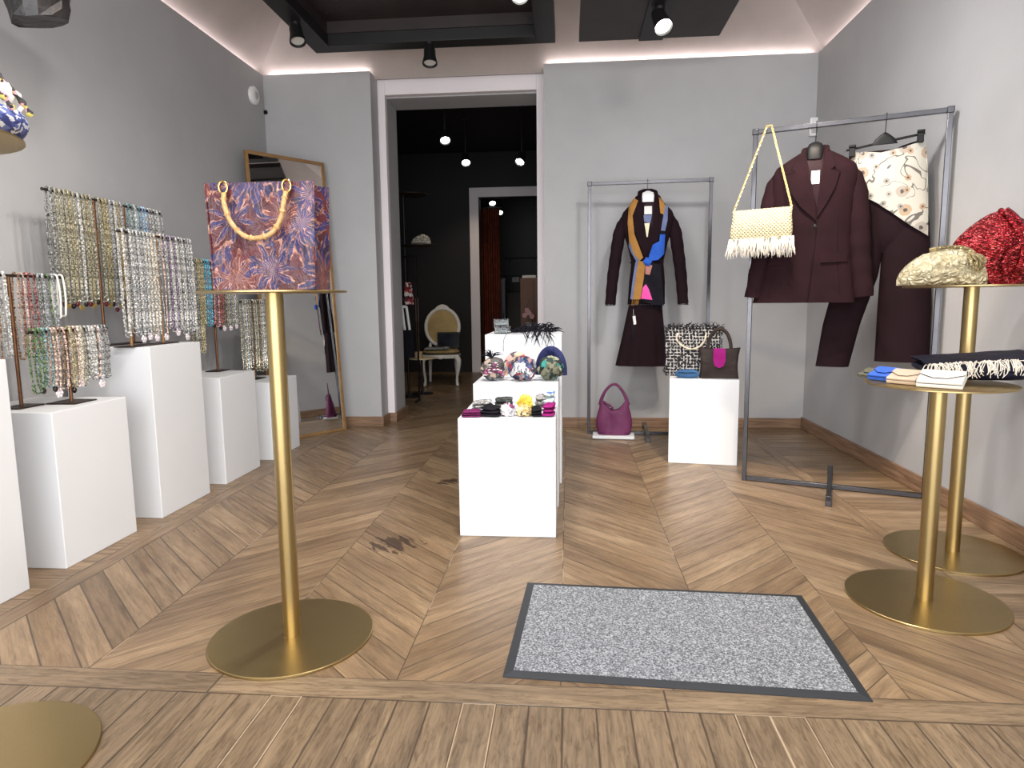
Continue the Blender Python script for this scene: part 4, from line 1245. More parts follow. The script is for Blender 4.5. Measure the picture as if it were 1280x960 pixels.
# crinkled gold clutch
def crinkle(name, a, b, rough=0.28, metal=0.75, sc=26):
    t = NT(name)
    o = t.obj()
    n1 = t.noise(o, sc, 6, 0.7, dist=1.2)
    v_ = t.n('ShaderNodeTexVoronoi', 0, _feature='DISTANCE_TO_EDGE', Vector=t.n('ShaderNodeVectorMath', 0, _operation='ADD', i0=o, i1=t.n('ShaderNodeVectorMath', 0, _operation='SCALE', i0=t.noise(o, 18, 3, out=1), Scale=0.05)), Scale=sc * 1.4)
    c = t.ramp(n1, [(0.3, a), (0.7, b)])
    t.p(Base__Color=c, Roughness=rough, Metallic=metal)
    t.bump(t.ma('ADD', n1, t.ma('MULTIPLY', v_, 2.2)), 0.75, 0.02)
    return t.m
t = thing('clutch', 'crinkled pale gold pouch clutch on the taller brass stand', 'clutch', (1.480, 2.790, 1.1455), R(-12))
def pouch(hw, hd, hh, gx, seed, gather=0.8):
    """soft pouch: fat pillow with folds that run into a gather near x = gx"""
    def fn(u, v):
        th = 2 * PI * u
        x = -hw + 2 * hw * v
        s = max(0.0, 1 - abs(2 * v - 1) ** 2.4) ** 0.5
        h = hh * s * (0.78 + 0.30 * v)
        zc = h * 0.5
        ca, sa = math.cos(th), math.sin(th)
        dg = math.hypot(x - gx, (0.5 + 0.5 * sa) * h - hh * 0.42)
        fold = 0.010 * gather * math.sin(13 * math.atan2((0.5 + 0.5 * sa) * h - hh * 0.42, x - gx) + seed) * math.exp(-(dg / 0.07) ** 2)
        crumple = 0.010 * noise.fractal(Vector((x * 16 + seed, ca * 2.2, sa * 2.2)), 0.7, 2.0, 4)
        pinch = -0.022 * gather * math.exp(-(dg / 0.028) ** 2)
        q = 1 + (fold + crumple + pinch) / 0.06
        y = ca * hd * s * q
        z = zc + sa * zc * (1 + (fold + crumple) / 0.09)
        return (x, y, max(z, 0.001))
    return fn
m = MB().grid(pouch(0.158, 0.075, 0.150, 0.082, 1.0), 64, 60, wrap=True)
m.build('body', crinkle('crinkled_gold_leather', rgb(186, 170, 130), rgb(236, 226, 196), 0.34, 0.45), t, smooth=70)
m = MB()
m.tube(smoothpath([(-0.05, -0.01, 0.138), (0.0, -0.015, 0.147), (0.05, -0.02, 0.146), (0.085, -0.035, 0.130), (0.100, -0.062, 0.095), (0.096, -0.074, 0.060)], 6), 0.0075, 8)
for k in range(4):
    a = -0.5 + k * 0.32
    m.tube(smoothpath([(0.078 + 0.010 * k - 0.02, -0.040, 0.134 - 0.004 * k), (0.072 + 0.016 * k, -0.076, 0.095), (0.088 + 0.006 * k, -0.080, 0.048)], 5), [0.004, 0.0055, 0.006, 0.006, 0.006, 0.0065, 0.006, 0.006, 0.005, 0.004, 0.003], 7)
m.build('gathered_frame', crinkle('crinkled_gold_folds', rgb(108, 90, 56), rgb(206, 190, 146)), t, smooth=60)

# red sequin bag
def sequin(name, a, b):
    t = NT(name)
    o = t.obj()
    vo = t.t.nodes.new('ShaderNodeTexVoronoi')
    t.set(vo.inputs['Vector'], t.n('ShaderNodeVectorMath', 0, _operation='MULTIPLY', i0=o, i1=(1.0, 1.0, 1.8)))
    t.set(vo.inputs['Scale'], 115.0)
    rc = t.xyz(vo.outputs['Color'])
    c = t.ramp(rc[0], [(0.0, a), (0.7, b), (1.0, rgb(214, 96, 98))])
    t.p(Base__Color=c, Metallic=0.75, Roughness=0.24)
    t.bump(t.ma('ADD', t.ma('MULTIPLY', vo.outputs['Distance'], 1.0), t.ma('MULTIPLY', rc[1], 0.4)), 0.55, 0.010)
    return t.m
M_RED = sequin('red_sequins', rgb(62, 8, 15), rgb(150, 26, 36))
t = thing('sequin_bag', 'red sequined knot bag beside the gold clutch on the taller stand', 'bag', (1.775, 2.925, 1.1455), R(-18))
def redfn(u, v):
    th = 2 * PI * u
    z = 0.300 * v
    prof = [(0.0, 0.088), (0.12, 0.108), (0.35, 0.134), (0.54, 0.148), (0.68, 0.132), (0.80, 0.100), (0.91, 0.062), (0.97, 0.036), (1.0, 0.010)]
    for (a, ra), (b, rb) in zip(prof, prof[1:]):
        if a <= v <= b + 1e-9:
            rr = ra + (rb - ra) * (v - a) / (b - a)
            break
    ca, sa = math.cos(th), math.sin(th)
    fold = 0.010 * math.sin(th * 5 + v * 5) * v * (1 - v) * 4
    pit = math.exp(-(((ca - 0.25) / 0.30) ** 2 + ((v - 0.30) / 0.22) ** 2)) * (0.045 if sa < 0 else 0)
    corner = 0.016 * math.exp(-((v - 0.56) / 0.10) ** 2) * max(0, -ca) ** 6
    r = rr + fold + corner
    return (ca * r * 1.02 - 0.008 * v, sa * (r * 0.68 - pit), z + 0.001)
m = MB().grid(redfn, 72, 44, wrap=True)
m.f.append(tuple(range(71, -1, -1))); m.mi.append(0)
m.f.append(tuple(range(44 * 72, 45 * 72))); m.mi.append(0)
m.build('body', M_RED, t, smooth=70)
m = MB()
for k, o_ in enumerate((0.0, 0.022)):
    m.tube(smoothpath([(-0.012 + o_, -0.012, 0.303), (0.012 + o_, -0.060, 0.262), (0.036 + o_ * 0.9, -0.097, 0.200), (0.050 + o_ * 0.8, -0.112, 0.130), (0.046 + o_ * 0.6, -0.092, 0.070), (0.036 + o_ * 0.3, -0.060, 0.040)], 7), 0.0115, 10)
m.tube(smoothpath([(0.005, -0.085, 0.045), (-0.006, -0.102, 0.085), (0.010, -0.108, 0.130), (0.040, -0.110, 0.150)], 6), 0.010, 10)
m.build('twisted_strap', M_RED, t, smooth=70)

# navy clutch with a fringed flap and four wallets on the lower stand
M_NAVY = cloth_mat('navy_velvet', rgb(14, 15, 26), rgb(28, 28, 44), rough=0.5)
TZ = 0.8005
t = thing('clutch', 'flat navy velvet clutch with white thread fringe on the lower brass stand', 'clutch', (1.450, 2.490, TZ), R(-11))
t.rotation_euler = (R(5), 0, R(-11))
t.location.z = TZ + 0.0105
def slab(hw, hd, h, sag=0.0, seed=0.0):
    def fn(u, v):
        th = 2 * PI * u
        ca, sa = math.cos(th), math.sin(th)
        k = math.sin(PI * (0.02 + 0.96 * v)) ** 0.35
        x = math.copysign(abs(ca) ** 0.3, ca) * hw * k
        y = math.copysign(abs(sa) ** 0.3, sa) * hd * k
        z = h * v * (1 + sag * x) + 0.004 * noise.noise(Vector((x * 14 + seed, y * 14, v * 2))) * v
        return (x, y, max(0.0006, z))
    return fn
m = MB().grid(slab(0.178, 0.115, 0.066, 0.4, 2), 64, 14, wrap=True)
m.f.append(tuple(range(63, -1, -1))); m.mi.append(0); m.f.append(tuple(range(14 * 64, 15 * 64))); m.mi.append(0)
m.build('body', M_NAVY, t, smooth=60)
def flapfn(u, v):
    x = -0.176 + 0.352 * u
    s = v
    if s < 0.78:
        y = 0.105 - 0.215 * s / 0.78
        z = 0.066 + 0.018 * x / 0.178 * 0.8 + 0.006 * math.sin(PI * s)
    else:
        q = (s - 0.78) / 0.22
        y = -0.110 - 0.014 * math.sin(PI * q * 0.6)
        z = 0.066 + 0.014 * x / 0.178 - 0.026 * q
    return (x, y, z + 0.003 * noise.noise(Vector((x * 18, y * 18, 4))))
m = MB().grid(flapfn, 30, 20)
g2 = MB().grid(lambda u, v: tuple(Vector(flapfn(u, v)) + Vector((0, 0.002, 0.006))), 30, 20)
m.add(g2.v, [q[::-1] for q in g2.f])
m.build('flap', M_NAVY, t, smooth=60)
m = MB()
fr2 = random.Random(9)
for i in range(150):
    x = -0.178 + 0.346 * fr2.random()
    z = 0.066 + 0.014 * x / 0.178
    y = -0.104
    l = fr2.uniform(0.016, 0.050)
    dx = fr2.uniform(-0.035, 0.035)
    p0 = Vector((x, y + fr2.uniform(0.0, 0.012), z + 0.006))
    p1 = p0 + Vector((dx * 0.5, -0.016, fr2.uniform(0.002, 0.010)))
    p2 = p0 + Vector((dx, -0.030 - fr2.uniform(0, 0.006), -l * 0.55))
    p3 = p0 + Vector((dx * fr2.uniform(0.4, 1.4), -0.032 - fr2.uniform(0, 0.008), -l))
    m.tube(smoothpath([p0, p1, p2, p3], 3), 0.0013, 4)
m.build('thread_fringe', M_FEATHER, t)['label'] = 'white thread fringe along the flap edge'
MB().tube(smoothpath([(0.165, -0.112, 0.066), (0.190, -0.13, 0.045), (0.205, -0.14, 0.0), (0.195, -0.14, -0.05), (0.172, -0.138, -0.085)], 6), 0.0014, 5).build('loose_cord', M_INK, t)
def wallet(x, y, rz, w, d, h, m_, m2, label, tilt=0.0, z=TZ):
    t = thing('wallet', label, 'wallet', (x, y, z + 0.001), rz, 'small wallets fanned along the stand edge')
    lean = R(20)
    rot = Matrix.Rotation(lean, 3, 'X')
    off = (0, 0, math.sin(lean) * d / 2)
    MB().box(-w / 2, w / 2, -d / 2, d / 2, 0.0, h * 0.52).move(off, rot).build('back_pocket', m_, t, smooth=0, bevel=0.003)
    MB().box(-w / 2 * 0.985, w / 2 * 0.985, -d / 2 * 0.97, d / 2 * 0.985, h * 0.60, h).move(off, rot).build('front_pocket', m_, t, smooth=0, bevel=0.003)
    MB().box(-w / 2 * 0.95, w / 2 * 0.95, -d / 2 * 0.92, d / 2 * 0.98, h * 0.52, h * 0.60).move(off, rot).build('gusset', m2, t, smooth=0)
    fl = MB()
    pts = [(-w / 2 * 0.97, d / 2 * 0.97), (w / 2 * 0.97, d / 2 * 0.97), (w / 2 * 0.97, d * 0.10), (w * 0.16, -d * 0.24), (-w * 0.16, -d * 0.24), (-w / 2 * 0.97, d * 0.10)]
    n_ = len(pts)
    fl.add([(a, b, h + 0.0005) for a, b in pts] + [(a * 0.985, b * 0.985, h + 0.0040) for a, b in pts], [tuple(range(n_ - 1, -1, -1)), tuple(range(n_, 2 * n_))] + [(i, (i + 1) % n_, n_ + (i + 1) % n_, n_ + i) for i in range(n_)])
    fl.move(off, rot).build('flap', m_, t, smooth=30)
    MB().tube([(a, b, h + 0.0030) for a, b in pts[2:]], 0.0013, 6).move(off, rot).build('edge_piping', m2, t)
    return t
M_WHITELEATHER = mat('white_leather', rgb(206, 200, 192), 0.5, 0, 0.03, 40, 0.15, 300)
M_BEIGELEATHER = mat('beige_leather', rgb(186, 164, 142), 0.5, 0, 0.04, 40, 0.15, 300)
M_BLUELEATHER = mat('blue_leather', rgb(46, 92, 190), 0.45, 0, 0.05, 40, 0.15, 300)
M_OLIVE = mat('olive_striped_leather', rgb(92, 90, 72), 0.5, 0, 0.2, 60, 0.15, 300)
wallet(1.238, 2.288, R(-38), 0.132, 0.085, 0.024, M_WHITELEATHER, M_INK, 'white leather envelope wallet with black edging at the stand rim', R(6))
wallet(1.172, 2.385, R(-52), 0.100, 0.072, 0.022, M_BEIGELEATHER, M_OLIVE, 'beige leather wallet between the white and the blue wallets', R(5))
wallet(1.148, 2.482, R(-64), 0.095, 0.068, 0.022, M_BLUELEATHER, M_INK, 'bright blue leather wallet with folded edges', R(4))
wallet(1.135, 2.572, R(-76), 0.078, 0.056, 0.012, M_OLIVE, M_INK, 'olive striped wallet hanging over the tray edge furthest from the navy clutch', R(3))

# small fittings on the walls
t = thing('motion_detector', 'pale plastic detector on the back wall behind the rail corner', 'detector', (1.966, 5.70, 2.395))
MB().loft([(0, 0, 0, 0.030, 0.018, 5), (0, 0, 0.135, 0.034, 0.024, 5), (0, 0, 0.14, 0.030, 0.020, 5)], 28).build('housing', M_WHITEPLASTIC, t)
MB().loft([(0, -0.012, 0.02, 0.022, 0.016, 4), (0, -0.014, 0.062, 0.024, 0.018, 4)], 24).build('sensor_window', M_GREYPLASTIC, t)
t = thing('wall_alarm', 'round white alarm sounder on the necklace wall near the corner', 'alarm', (XL, 5.50, 2.81))
rotx = Matrix.Rotation(R(90), 3, 'Y')
MB().lathe([(0.068, 0), (0.072, 0.004), (0.072, 0.026), (0.060, 0.036), (0.040, 0.038)], 40).move((0, 0, 0), rotx).build('housing', M_WHITEPLASTIC, t)
MB().lathe([(0.030, 0.038), (0.026, 0.044)], 28).move((0, 0, 0), rotx).build('grille_ring', M_GREYPLASTIC, t)
t = thing('cable_outlet', 'tiny black cable outlet in the wall corner below the alarm', 'outlet', (XL + 0.012, YB - 0.004, 2.735))
MB().lathe([(0.018, 0), (0.018, 0.010), (0.012, 0.016)], 20).move((0, 0, 0), Matrix.Rotation(R(90), 3, 'X')).build('outlet_body', M_BLACKPLASTIC, t)

# ------------------------------------------------------------------ bags by the back rail
M_PURPLE = cloth_mat('purple_leather', rgb(92, 42, 74), rgb(112, 58, 92), rough=0.45, bump=0.1)
M_PURPLEDK = cloth_mat('dark_purple_leather', rgb(78, 34, 64), rgb(92, 44, 76), rough=0.5, bump=0.1)
t = thing('floor_riser', 'thin white slab on the parquet under the purple hobo bag', 'riser', (0.365, 5.275, 0), R(-4))
MB().box(-0.165, 0.165, -0.085, 0.085, 0.006, 0.030).build('slab', M_PLINTH, t, bevel=0.003)
MB().box(-0.150, 0.150, -0.070, 0.070, 0.0, 0.006).build('foot_plate', M_GREYPLASTIC, t, smooth=0)
t = thing('hobo_bag', 'purple leather hobo bag with a looped handle standing on a white slab', 'bag', (0.370, 5.285, 0.0305), R(-4))
def hobo(u, v):
    th = 2 * PI * u
    ca, sa = math.cos(th), math.sin(th)
    hw = 0.126 + 0.018 * math.sin(PI * min(1, v * 1.25 + 0.05)) - 0.012 * v * v
    hd = 0.058 * (1 - 0.72 * v ** 1.4) + 0.006
    x = math.copysign(abs(ca) ** 0.6, ca) * hw
    dip = 0.085 * max(0, 1 - (x / 0.095) ** 2) * v ** 3
    z = 0.278 * v - dip
    crease = 0.012 * math.exp(-((x + 0.02 + 0.05 * v) / 0.022) ** 2) * math.sin(PI * v)
    y = math.copysign(abs(sa) ** 0.7, sa) * (hd - (crease if sa < 0 else 0))
    return (x, y, z + 0.0006)
m = MB().grid(hobo, 64, 26, wrap=True)
m.f.append(tuple(range(63, -1, -1))); m.mi.append(0)
m.grid(lambda u, v: tuple(Vector(hobo(u, 1 - v * 0.6)) - Vector((math.cos(2 * PI * u) * 0.004, math.sin(2 * PI * u) * 0.004, -0.001))), 64, 14, wrap=True)
m.build('body', M_PURPLE, t, smooth=60)
pts = smoothpath([(-0.108, 0, 0.235), (-0.098, 0, 0.290), (-0.068, 0, 0.352), (-0.020, 0, 0.398), (0.020, 0, 0.398), (0.062, 0, 0.352), (0.094, 0, 0.290), (0.106, 0, 0.235)], 7)
rr = [0.011 + 0.009 * abs(2 * i / (len(pts) - 1) - 1) ** 3 for i in range(len(pts))]
MB().tube(pts, rr, 12, flat=0.5).build('handle', M_PURPLE, t, smooth=60)
MB().tube(smoothpath([(-0.085, -0.022, 0.262), (-0.05, -0.035, 0.245), (-0.02, -0.040, 0.225), (-0.015, -0.034, 0.20)], 6), [0.010 + 0.003 * math.sin(i) for i in range(19)], 8, flat=0.5).build('tie_strap', M_PURPLE, t, smooth=60)
MB().loft([(0, 0, 0.0, 0.126, 0.060, 4), (0, 0, 0.022, 0.129, 0.0615, 4)], 40).build('base_panel', M_PURPLEDK, t)

def tweed_mat():
    t = NT('black_white_tweed')
    ma = t.ma
    xyz = t.xyz(t.obj())
    nz = t.noise(t.obj(), 90, 3, 0.7)
    wob = ma('MULTIPLY', ma('SUBTRACT', nz, 0.5), 0.5)
    def yarn(q, f_):
        return ma('ABSOLUTE', ma('SUBTRACT', ma('FRACT', ma('ADD', ma('MULTIPLY', q, f_), wob)), 0.5))
    a = ma('LESS_THAN', yarn(ma('ADD', xyz[0], xyz[1]), 46.0), 0.12)
    b = ma('LESS_THAN', yarn(xyz[2], 46.0), 0.12)
    k = ma('MAXIMUM', a, b)
    brk = ma('GREATER_THAN', t.noise(t.obj(), 70, 2), 0.46)
    c = t.mix(ma('MULTIPLY', k, brk), rgb(26, 24, 25), rgb(186, 182, 180))
    t.p(Base__Color=c, Roughness=0.9)
    t.bump(k, 0.6, 0.006)
    return t.m
M_TWEED = tweed_mat()
PZ = 0.5755
t = thing('tote_bag', 'black and white tweed tote with frayed black edges on the lone plinth', 'bag', (0.862, 4.665, PZ), R(-9))
def box_bag(hw, hd, h, taper=0.0, puff=0.008, seed=0.0):
    def fn(u, v):
        th = 2 * PI * u
        ca, sa = math.cos(th), math.sin(th)
        k = 1 - taper * v
        x = math.copysign(abs(ca) ** 0.22, ca) * hw * k
        y = math.copysign(abs(sa) ** 0.3, sa) * (hd * (1 - 0.25 * v) + puff * math.sin(PI * v))
        n = noise.fractal(Vector((x * 9 + seed, y * 9, v * 3)), 0.7, 2.0, 3)
        return (x + 0.004 * n * v, y + 0.006 * n * math.sin(PI * min(1, v)), 0.0006 + h * v)
    return fn
def bag_body(fn, mt, par, name='body', nu=72, nv=24):
    m = MB().grid(fn, nu, nv, wrap=True)
    m.f.append(tuple(range(nu - 1, -1, -1))); m.mi.append(0)
    m.grid(lambda u, v: (fn(u, 1 - 0.7 * v)[0] * 0.97, fn(u, 1 - 0.7 * v)[1] * 0.90, fn(u, 1 - 0.7 * v)[2]), nu, 10, wrap=True)
    m.f.append(tuple((nv + 1) * nu + 10 * nu + i for i in range(nu))); m.mi.append(0)
    return m.build(name, mt, par, smooth=60)
bag_body(box_bag(0.182, 0.058, 0.335, 0.0, 0.010, 4), M_TWEED, t)
m = MB()
rf = random.Random(5)
for i in range(420):
    if i < 280:
        x, z, y = rf.uniform(-0.186, 0.186), 0.335 + rf.uniform(-0.03, 0.008), -0.050 + rf.uniform(-0.01, 0.08)
        d = Vector((rf.uniform(-0.03, 0.03), rf.uniform(-0.03, 0.01), rf.uniform(-0.012, 0.035)))
    else:
        s = -1 if i % 2 else 1
        x, z, y = s * 0.184, rf.uniform(0.0, 0.335), rf.uniform(-0.055, -0.03)
        d = Vector((s * rf.uniform(0.0, 0.015), rf.uniform(-0.02, 0.0), rf.uniform(-0.015, 0.015)))
    p = Vector((x, y, max(z, 0.014)))
    m.tube([p, p + d * 0.5 + Vector((0, 0, 0.004)), p + d], 0.0018, 4)
m.build('frayed_trim', M_INK, t)['label'] = 'frayed black yarn trim'
m = MB().tube(smoothpath([(-0.100, -0.060, 0.295), (-0.108, -0.074, 0.255), (-0.075, -0.080, 0.215), (-0.02, -0.082, 0.190), (0.035, -0.082, 0.200), (0.075, -0.078, 0.245), (0.088, -0.062, 0.300)], 8), [0.0055 + 0.0016 * math.sin(i * 0.9) for i in range(49)], 10)
m.build('handle', mat('pale_horn_handle', rgb(206, 192, 168), 0.35, 0.1, 0.2, 50), t)
M_ESPRESSO = cloth_mat('espresso_leather', rgb(40, 32, 30), rgb(56, 46, 42), rough=0.5, bump=0.1)
M_MAGENTA = cloth_mat('magenta_suede', rgb(140, 24, 104), rgb(158, 40, 120), rough=0.8)
t = thing('handbag', 'dark brown handbag with magenta flap and arched handle before the tweed tote', 'bag', (1.008, 4.500, PZ), R(-9))
def hb(u, v):
    x, y, z = box_bag(0.118, 0.044, 0.205, -0.0, 0.008, 9)(u, v)
    return (x * (1 + 0.10 * (2 * v - 0.9) ** 2), y, z - 0.012 * v * math.cos(x * 12))
bag_body(hb, M_ESPRESSO, t)
MB().plate([(-0.040, 0.203), (0.036, 0.203), (0.038, 0.12), (0.026, 0.085), (-0.002, 0.072), (-0.030, 0.085), (-0.041, 0.12)], lambda x, z: -0.056, 0.006, 2).build('flap', M_MAGENTA, t, smooth=40)['label'] = 'magenta front flap'
MB().tube(smoothpath([(-0.075, 0.0, 0.15), (-0.070, 0, 0.235), (-0.045, 0, 0.300), (0.0, 0, 0.328), (0.045, 0, 0.300), (0.070, 0, 0.235), (0.076, 0, 0.15)], 7), 0.0115, 12).build('handle', M_ESPRESSO, t)
t = thing('pouch', 'small denim blue oval pouch at the plinth edge beside the handbag', 'pouch', (0.800, 4.497, PZ), R(-9))
m = MB().grid(slab(0.080, 0.036, 0.058, 0.0, 3), 44, 12, wrap=True)
m.f.append(tuple(range(43, -1, -1))); m.mi.append(0); m.f.append(tuple(range(12 * 44, 13 * 44))); m.mi.append(0)
m.build('body', cloth_mat('denim_blue', rgb(44, 76, 112), rgb(66, 102, 142)), t, smooth=60)
MB().tube([(-0.06 + 0.012 * i, -0.0395, 0.040 + 0.001 * math.sin(i)) for i in range(11)], 0.0022, 6).build('zip', M_NAVY, t)

# ------------------------------------------------------------------ things on the stepped plinths
def patchwork(name, cols, scale=22, seed=0.0, rough=0.8, stretch=(1, 1, 1)):
    t = NT(name)
    o = t.n('ShaderNodeVectorMath', 0, _operation='ADD', i0=t.n('ShaderNodeVectorMath', 0, _operation='MULTIPLY', i0=t.obj(), i1=stretch), i1=(seed, seed * 2, 0.0))
    warp = t.n('ShaderNodeVectorMath', 0, _operation='ADD', i0=o, i1=t.n('ShaderNodeVectorMath', 0, _operation='SCALE', i0=t.noise(o, 14, 3, out=1), Scale=0.06))
    vo = t.t.nodes.new('ShaderNodeTexVoronoi')
    t.set(vo.inputs['Vector'], warp)
    t.set(vo.inputs['Scale'], float(scale) * 1.25)
    k = t.xyz(vo.outputs['Color'])[0]
    n = len(cols)
    t.p(Base__Color=t.ramp(k, [(i / n, c) for i, c in enumerate(cols)], 'CONSTANT'), Roughness=rough)
    t.bump(t.noise(o, 200, 2), 0.2, 0.003)
    return t.m
def turban(x, y, z, w, h, d, mt, mt2, label, rz=0.0, seed=1, twist=7):
    t = thing('turban', label, 'turban', (x, y, z), rz, 'patterned turbans on the middle plinth')
    def fn(u, v):
        th, ph = 2 * PI * u, PI * (v * 0.996 + 0.002)
        dx, dy, dz = math.cos(th) * math.sin(ph), math.sin(th) * math.sin(ph), -math.cos(ph)
        ridge = 0.10 * abs(math.sin(twist * math.atan2(dz + 0.2, dx) * 0.5 + seed + dy * 2))
        k = 0.92 + ridge + 0.14 * noise.fractal(Vector((dx * 2 + seed * 3, dy * 2, dz * 2)), 0.7, 2.0, 3)
        return (dx * w * k, dy * d * k, max(0.0006, h + dz * h * k))
    MB().grid(fn, 60, 34, wrap=True).build('wrap', mt, t, smooth=60)
    m = MB()
    for s in (-1, 1):
        m.tube(smoothpath([(s * w * 0.75, -d * 0.5, h * 0.5), (s * w * 0.35, -d * 0.95, h * 0.95), (0, -d * 1.06, h * 1.15), (-s * w * 0.3, -d * 0.85, h * 1.55)], 6), [0.012 + 0.010 * math.sin(PI * i / 18) for i in range(19)], 10, flat=0.6)
    m.blob((0, -d * 1.02, h * 1.1), (0.024, 0.020, 0.022), 0.2, 6, seed, 20, 12)
    m.build('knot', mt2, t, smooth=60)
    return t
P2Z, P1Z, P3Z = 0.6685, 0.5655, 0.9055
G_ = rgb
turban(-0.410, 3.600, P2Z, 0.070, 0.064, 0.060, patchwork('grey_dotted_print', [G_(78, 72, 70), G_(54, 50, 50), G_(88, 82, 80), G_(150, 158, 160), G_(66, 60, 60), G_(94, 88, 86), G_(176, 156, 138)], 30, 1.0), patchwork('plum_stripe_print', [G_(96, 36, 72), G_(40, 30, 36), G_(206, 196, 186), G_(150, 70, 112)], 40, 2.0, stretch=(1, 1, 3)),
       'grey dotted turban with plum knot and black feather on the middle plinth', 0.1, 1)
m = MB()
for i in range(26):
    a = rf.uniform(0.2, PI - 0.2)
    L_ = rf.uniform(0.03, 0.07)
    m.tube(smoothpath([(-0.01, 0, 0.124), (-0.01 + 0.5 * L_ * math.cos(a), rf.uniform(-0.02, 0.02), 0.13 + 0.6 * L_ * math.sin(a)), (-0.01 + L_ * math.cos(a) * 1.1, rf.uniform(-0.03, 0.02), 0.128 + L_ * math.sin(a) * 0.7)], 3), [0.0015, 0.002, 0.0025, 0.0028, 0.0025, 0.0016, 0.0006], 4, flat=0.4)
fo = m.build('feather', M_INK, [o for o in COL.objects if o.name.startswith('turban')][0])
turban(-0.248, 3.590, P2Z, 0.078, 0.066, 0.066, patchwork('red_blue_striped_print', [G_(140, 36, 48), G_(160, 162, 172), G_(72, 80, 116), G_(46, 44, 54), G_(160, 118, 110), G_(40, 44, 70), G_(104, 118, 128)], 26, 3.0, stretch=(2.2, 1, 1)), patchwork('silver_stripe_print', [G_(196, 196, 202), G_(80, 80, 92), G_(222, 216, 208)], 50, 4.0, stretch=(3, 1, 1)),
       'red, white and blue striped turban between two others on the middle plinth', -0.15, 2)
turban(-0.094, 3.610, P2Z, 0.070, 0.066, 0.064, patchwork('teal_green_print', [G_(48, 130, 118), G_(28, 32, 30), G_(100, 106, 86), G_(38, 52, 46), G_(150, 148, 126), G_(30, 36, 34)], 28, 5.0), patchwork('olive_print', [G_(116, 112, 90), G_(46, 44, 40), G_(86, 92, 74)], 40, 6.0),
       'teal and olive patterned turban in front of the navy hairband', 0.1, 3)
t = thing('hairband', 'wide navy padded hairband standing behind the teal turban', 'hairband', (-0.095, 3.705, P2Z), R(-12))
MB().tube(arc((0, 0, 0.004), 0.072, R(-2), R(182), 22, 'xz', 0.132), [0.020 + 0.008 * math.sin(PI * i / 22) for i in range(23)], 12, flat=0.7).move((0, 0, 0.018)).build('band', cloth_mat('navy_satin', rgb(30, 34, 66), rgb(52, 56, 98), rough=0.5), t)
MB().blob((0, -0.004, 0.158), (0.030, 0.024, 0.022), 0.15, 6, 8, 18, 10).build('knot', cloth_mat('navy_satin_knot', rgb(34, 38, 74), rgb(58, 62, 106), rough=0.5), t)
t = thing('hairband', 'pink and beige padded hairband behind the striped turban', 'hairband', (-0.290, 3.710, P2Z), R(8))
MB().tube(arc((0, 0, 0.004), 0.066, R(-2), R(182), 22, 'xz', 0.108), [0.015 + 0.010 * math.sin(PI * i / 22) for i in range(23)], 12, flat=0.7).move((0, 0, 0.014)).build('band', patchwork('pink_beige_print', [G_(222, 166, 156), G_(226, 204, 170), G_(196, 120, 116), G_(86, 74, 84)], 26, 7.0), t)
MB().blob((0.01, -0.004, 0.128), (0.030, 0.024, 0.020), 0.15, 6, 9, 18, 10).build('knot', cloth_mat('beige_satin', rgb(206, 182, 150), rgb(226, 206, 176), rough=0.5), t)

def folded(x, y, w, d, h, mt, label, rz=0.0, seed=0, name='folded_scarf', crumple=0.0):
    t = thing(name, label, 'scarf', (x, y, P1Z), rz, 'folded scarves on the front plinth')
    n_ = 3
    for k in range(n_):
        lw, ld = w / 2 * (0.90 - 0.05 * k), d / 2 * (0.92 - 0.04 * k)
        def fn(u, v, k=k):
            th = 2 * PI * u
            ca, sa = math.cos(th), math.sin(th)
            q = math.sin(PI * (0.03 + 0.94 * v)) ** 0.4
            xx = math.copysign(abs(ca) ** 0.4, ca) * lw * q
            yy = math.copysign(abs(sa) ** 0.4, sa) * ld * q
            nn = noise.fractal(Vector((xx * 22 + seed * 5, yy * 22, k * 2.0 + v)), 0.7, 2.0, 3)
            return (xx + 0.004 * nn, yy + 0.004 * nn, max(0.0006, h * (k + v) / n_ + (0.004 + crumple) * nn * (k + v) / n_))
        g = MB().grid(fn, 40, 10, wrap=True)
        g.f.append(tuple(range(39, -1, -1))); g.mi.append(0); g.f.append(tuple(range(400, 440))); g.mi.append(0)
        g.build('fold', mt if not isinstance(mt, list) else mt[min(k, len(mt) - 1)], t, smooth=60)
    return t
def crumpled(x, y, w, d, h, mt, label, rz=0.0, seed=0):
    t = MB().blob((0, 0, h * 0.42), (w / 2 * 0.84, d / 2 * 0.84, h * 0.6), 0.34, 9, seed, 44, 24, floor=0.0006).build('crumpled_scarf', mt, None, (x, y, P1Z), (0, 0, rz), smooth=60)
    return tag(t, label, 'scarf', 'folded scarves on the front plinth')
M_PLUMKNIT = cloth_mat('plum_knit', rgb(96, 30, 72), rgb(118, 44, 90), 300)
M_BLACKKNIT = cloth_mat('black_knit', rgb(18, 17, 20), rgb(32, 30, 34), 300)
M_GREYLACE = patchwork('grey_lace', [G_(126, 122, 120), G_(196, 192, 190), G_(86, 82, 82), G_(158, 154, 150)], 70, 2.2)
folded(-0.452, 3.045, 0.105, 0.11, 0.028, M_PLUMKNIT, 'plum knitted scarf folded at the edge of the front plinth', 0.1, 1)
folded(-0.428, 3.235, 0.110, 0.15, 0.045, M_GREYLACE, 'grey and white lace scarf behind the plum one', 0.0, 2)
folded(-0.362, 3.060, 0.115, 0.12, 0.046, M_BLACKKNIT, 'black knitted scarf beside the plum scarf', -0.15, 3, crumple=0.004)
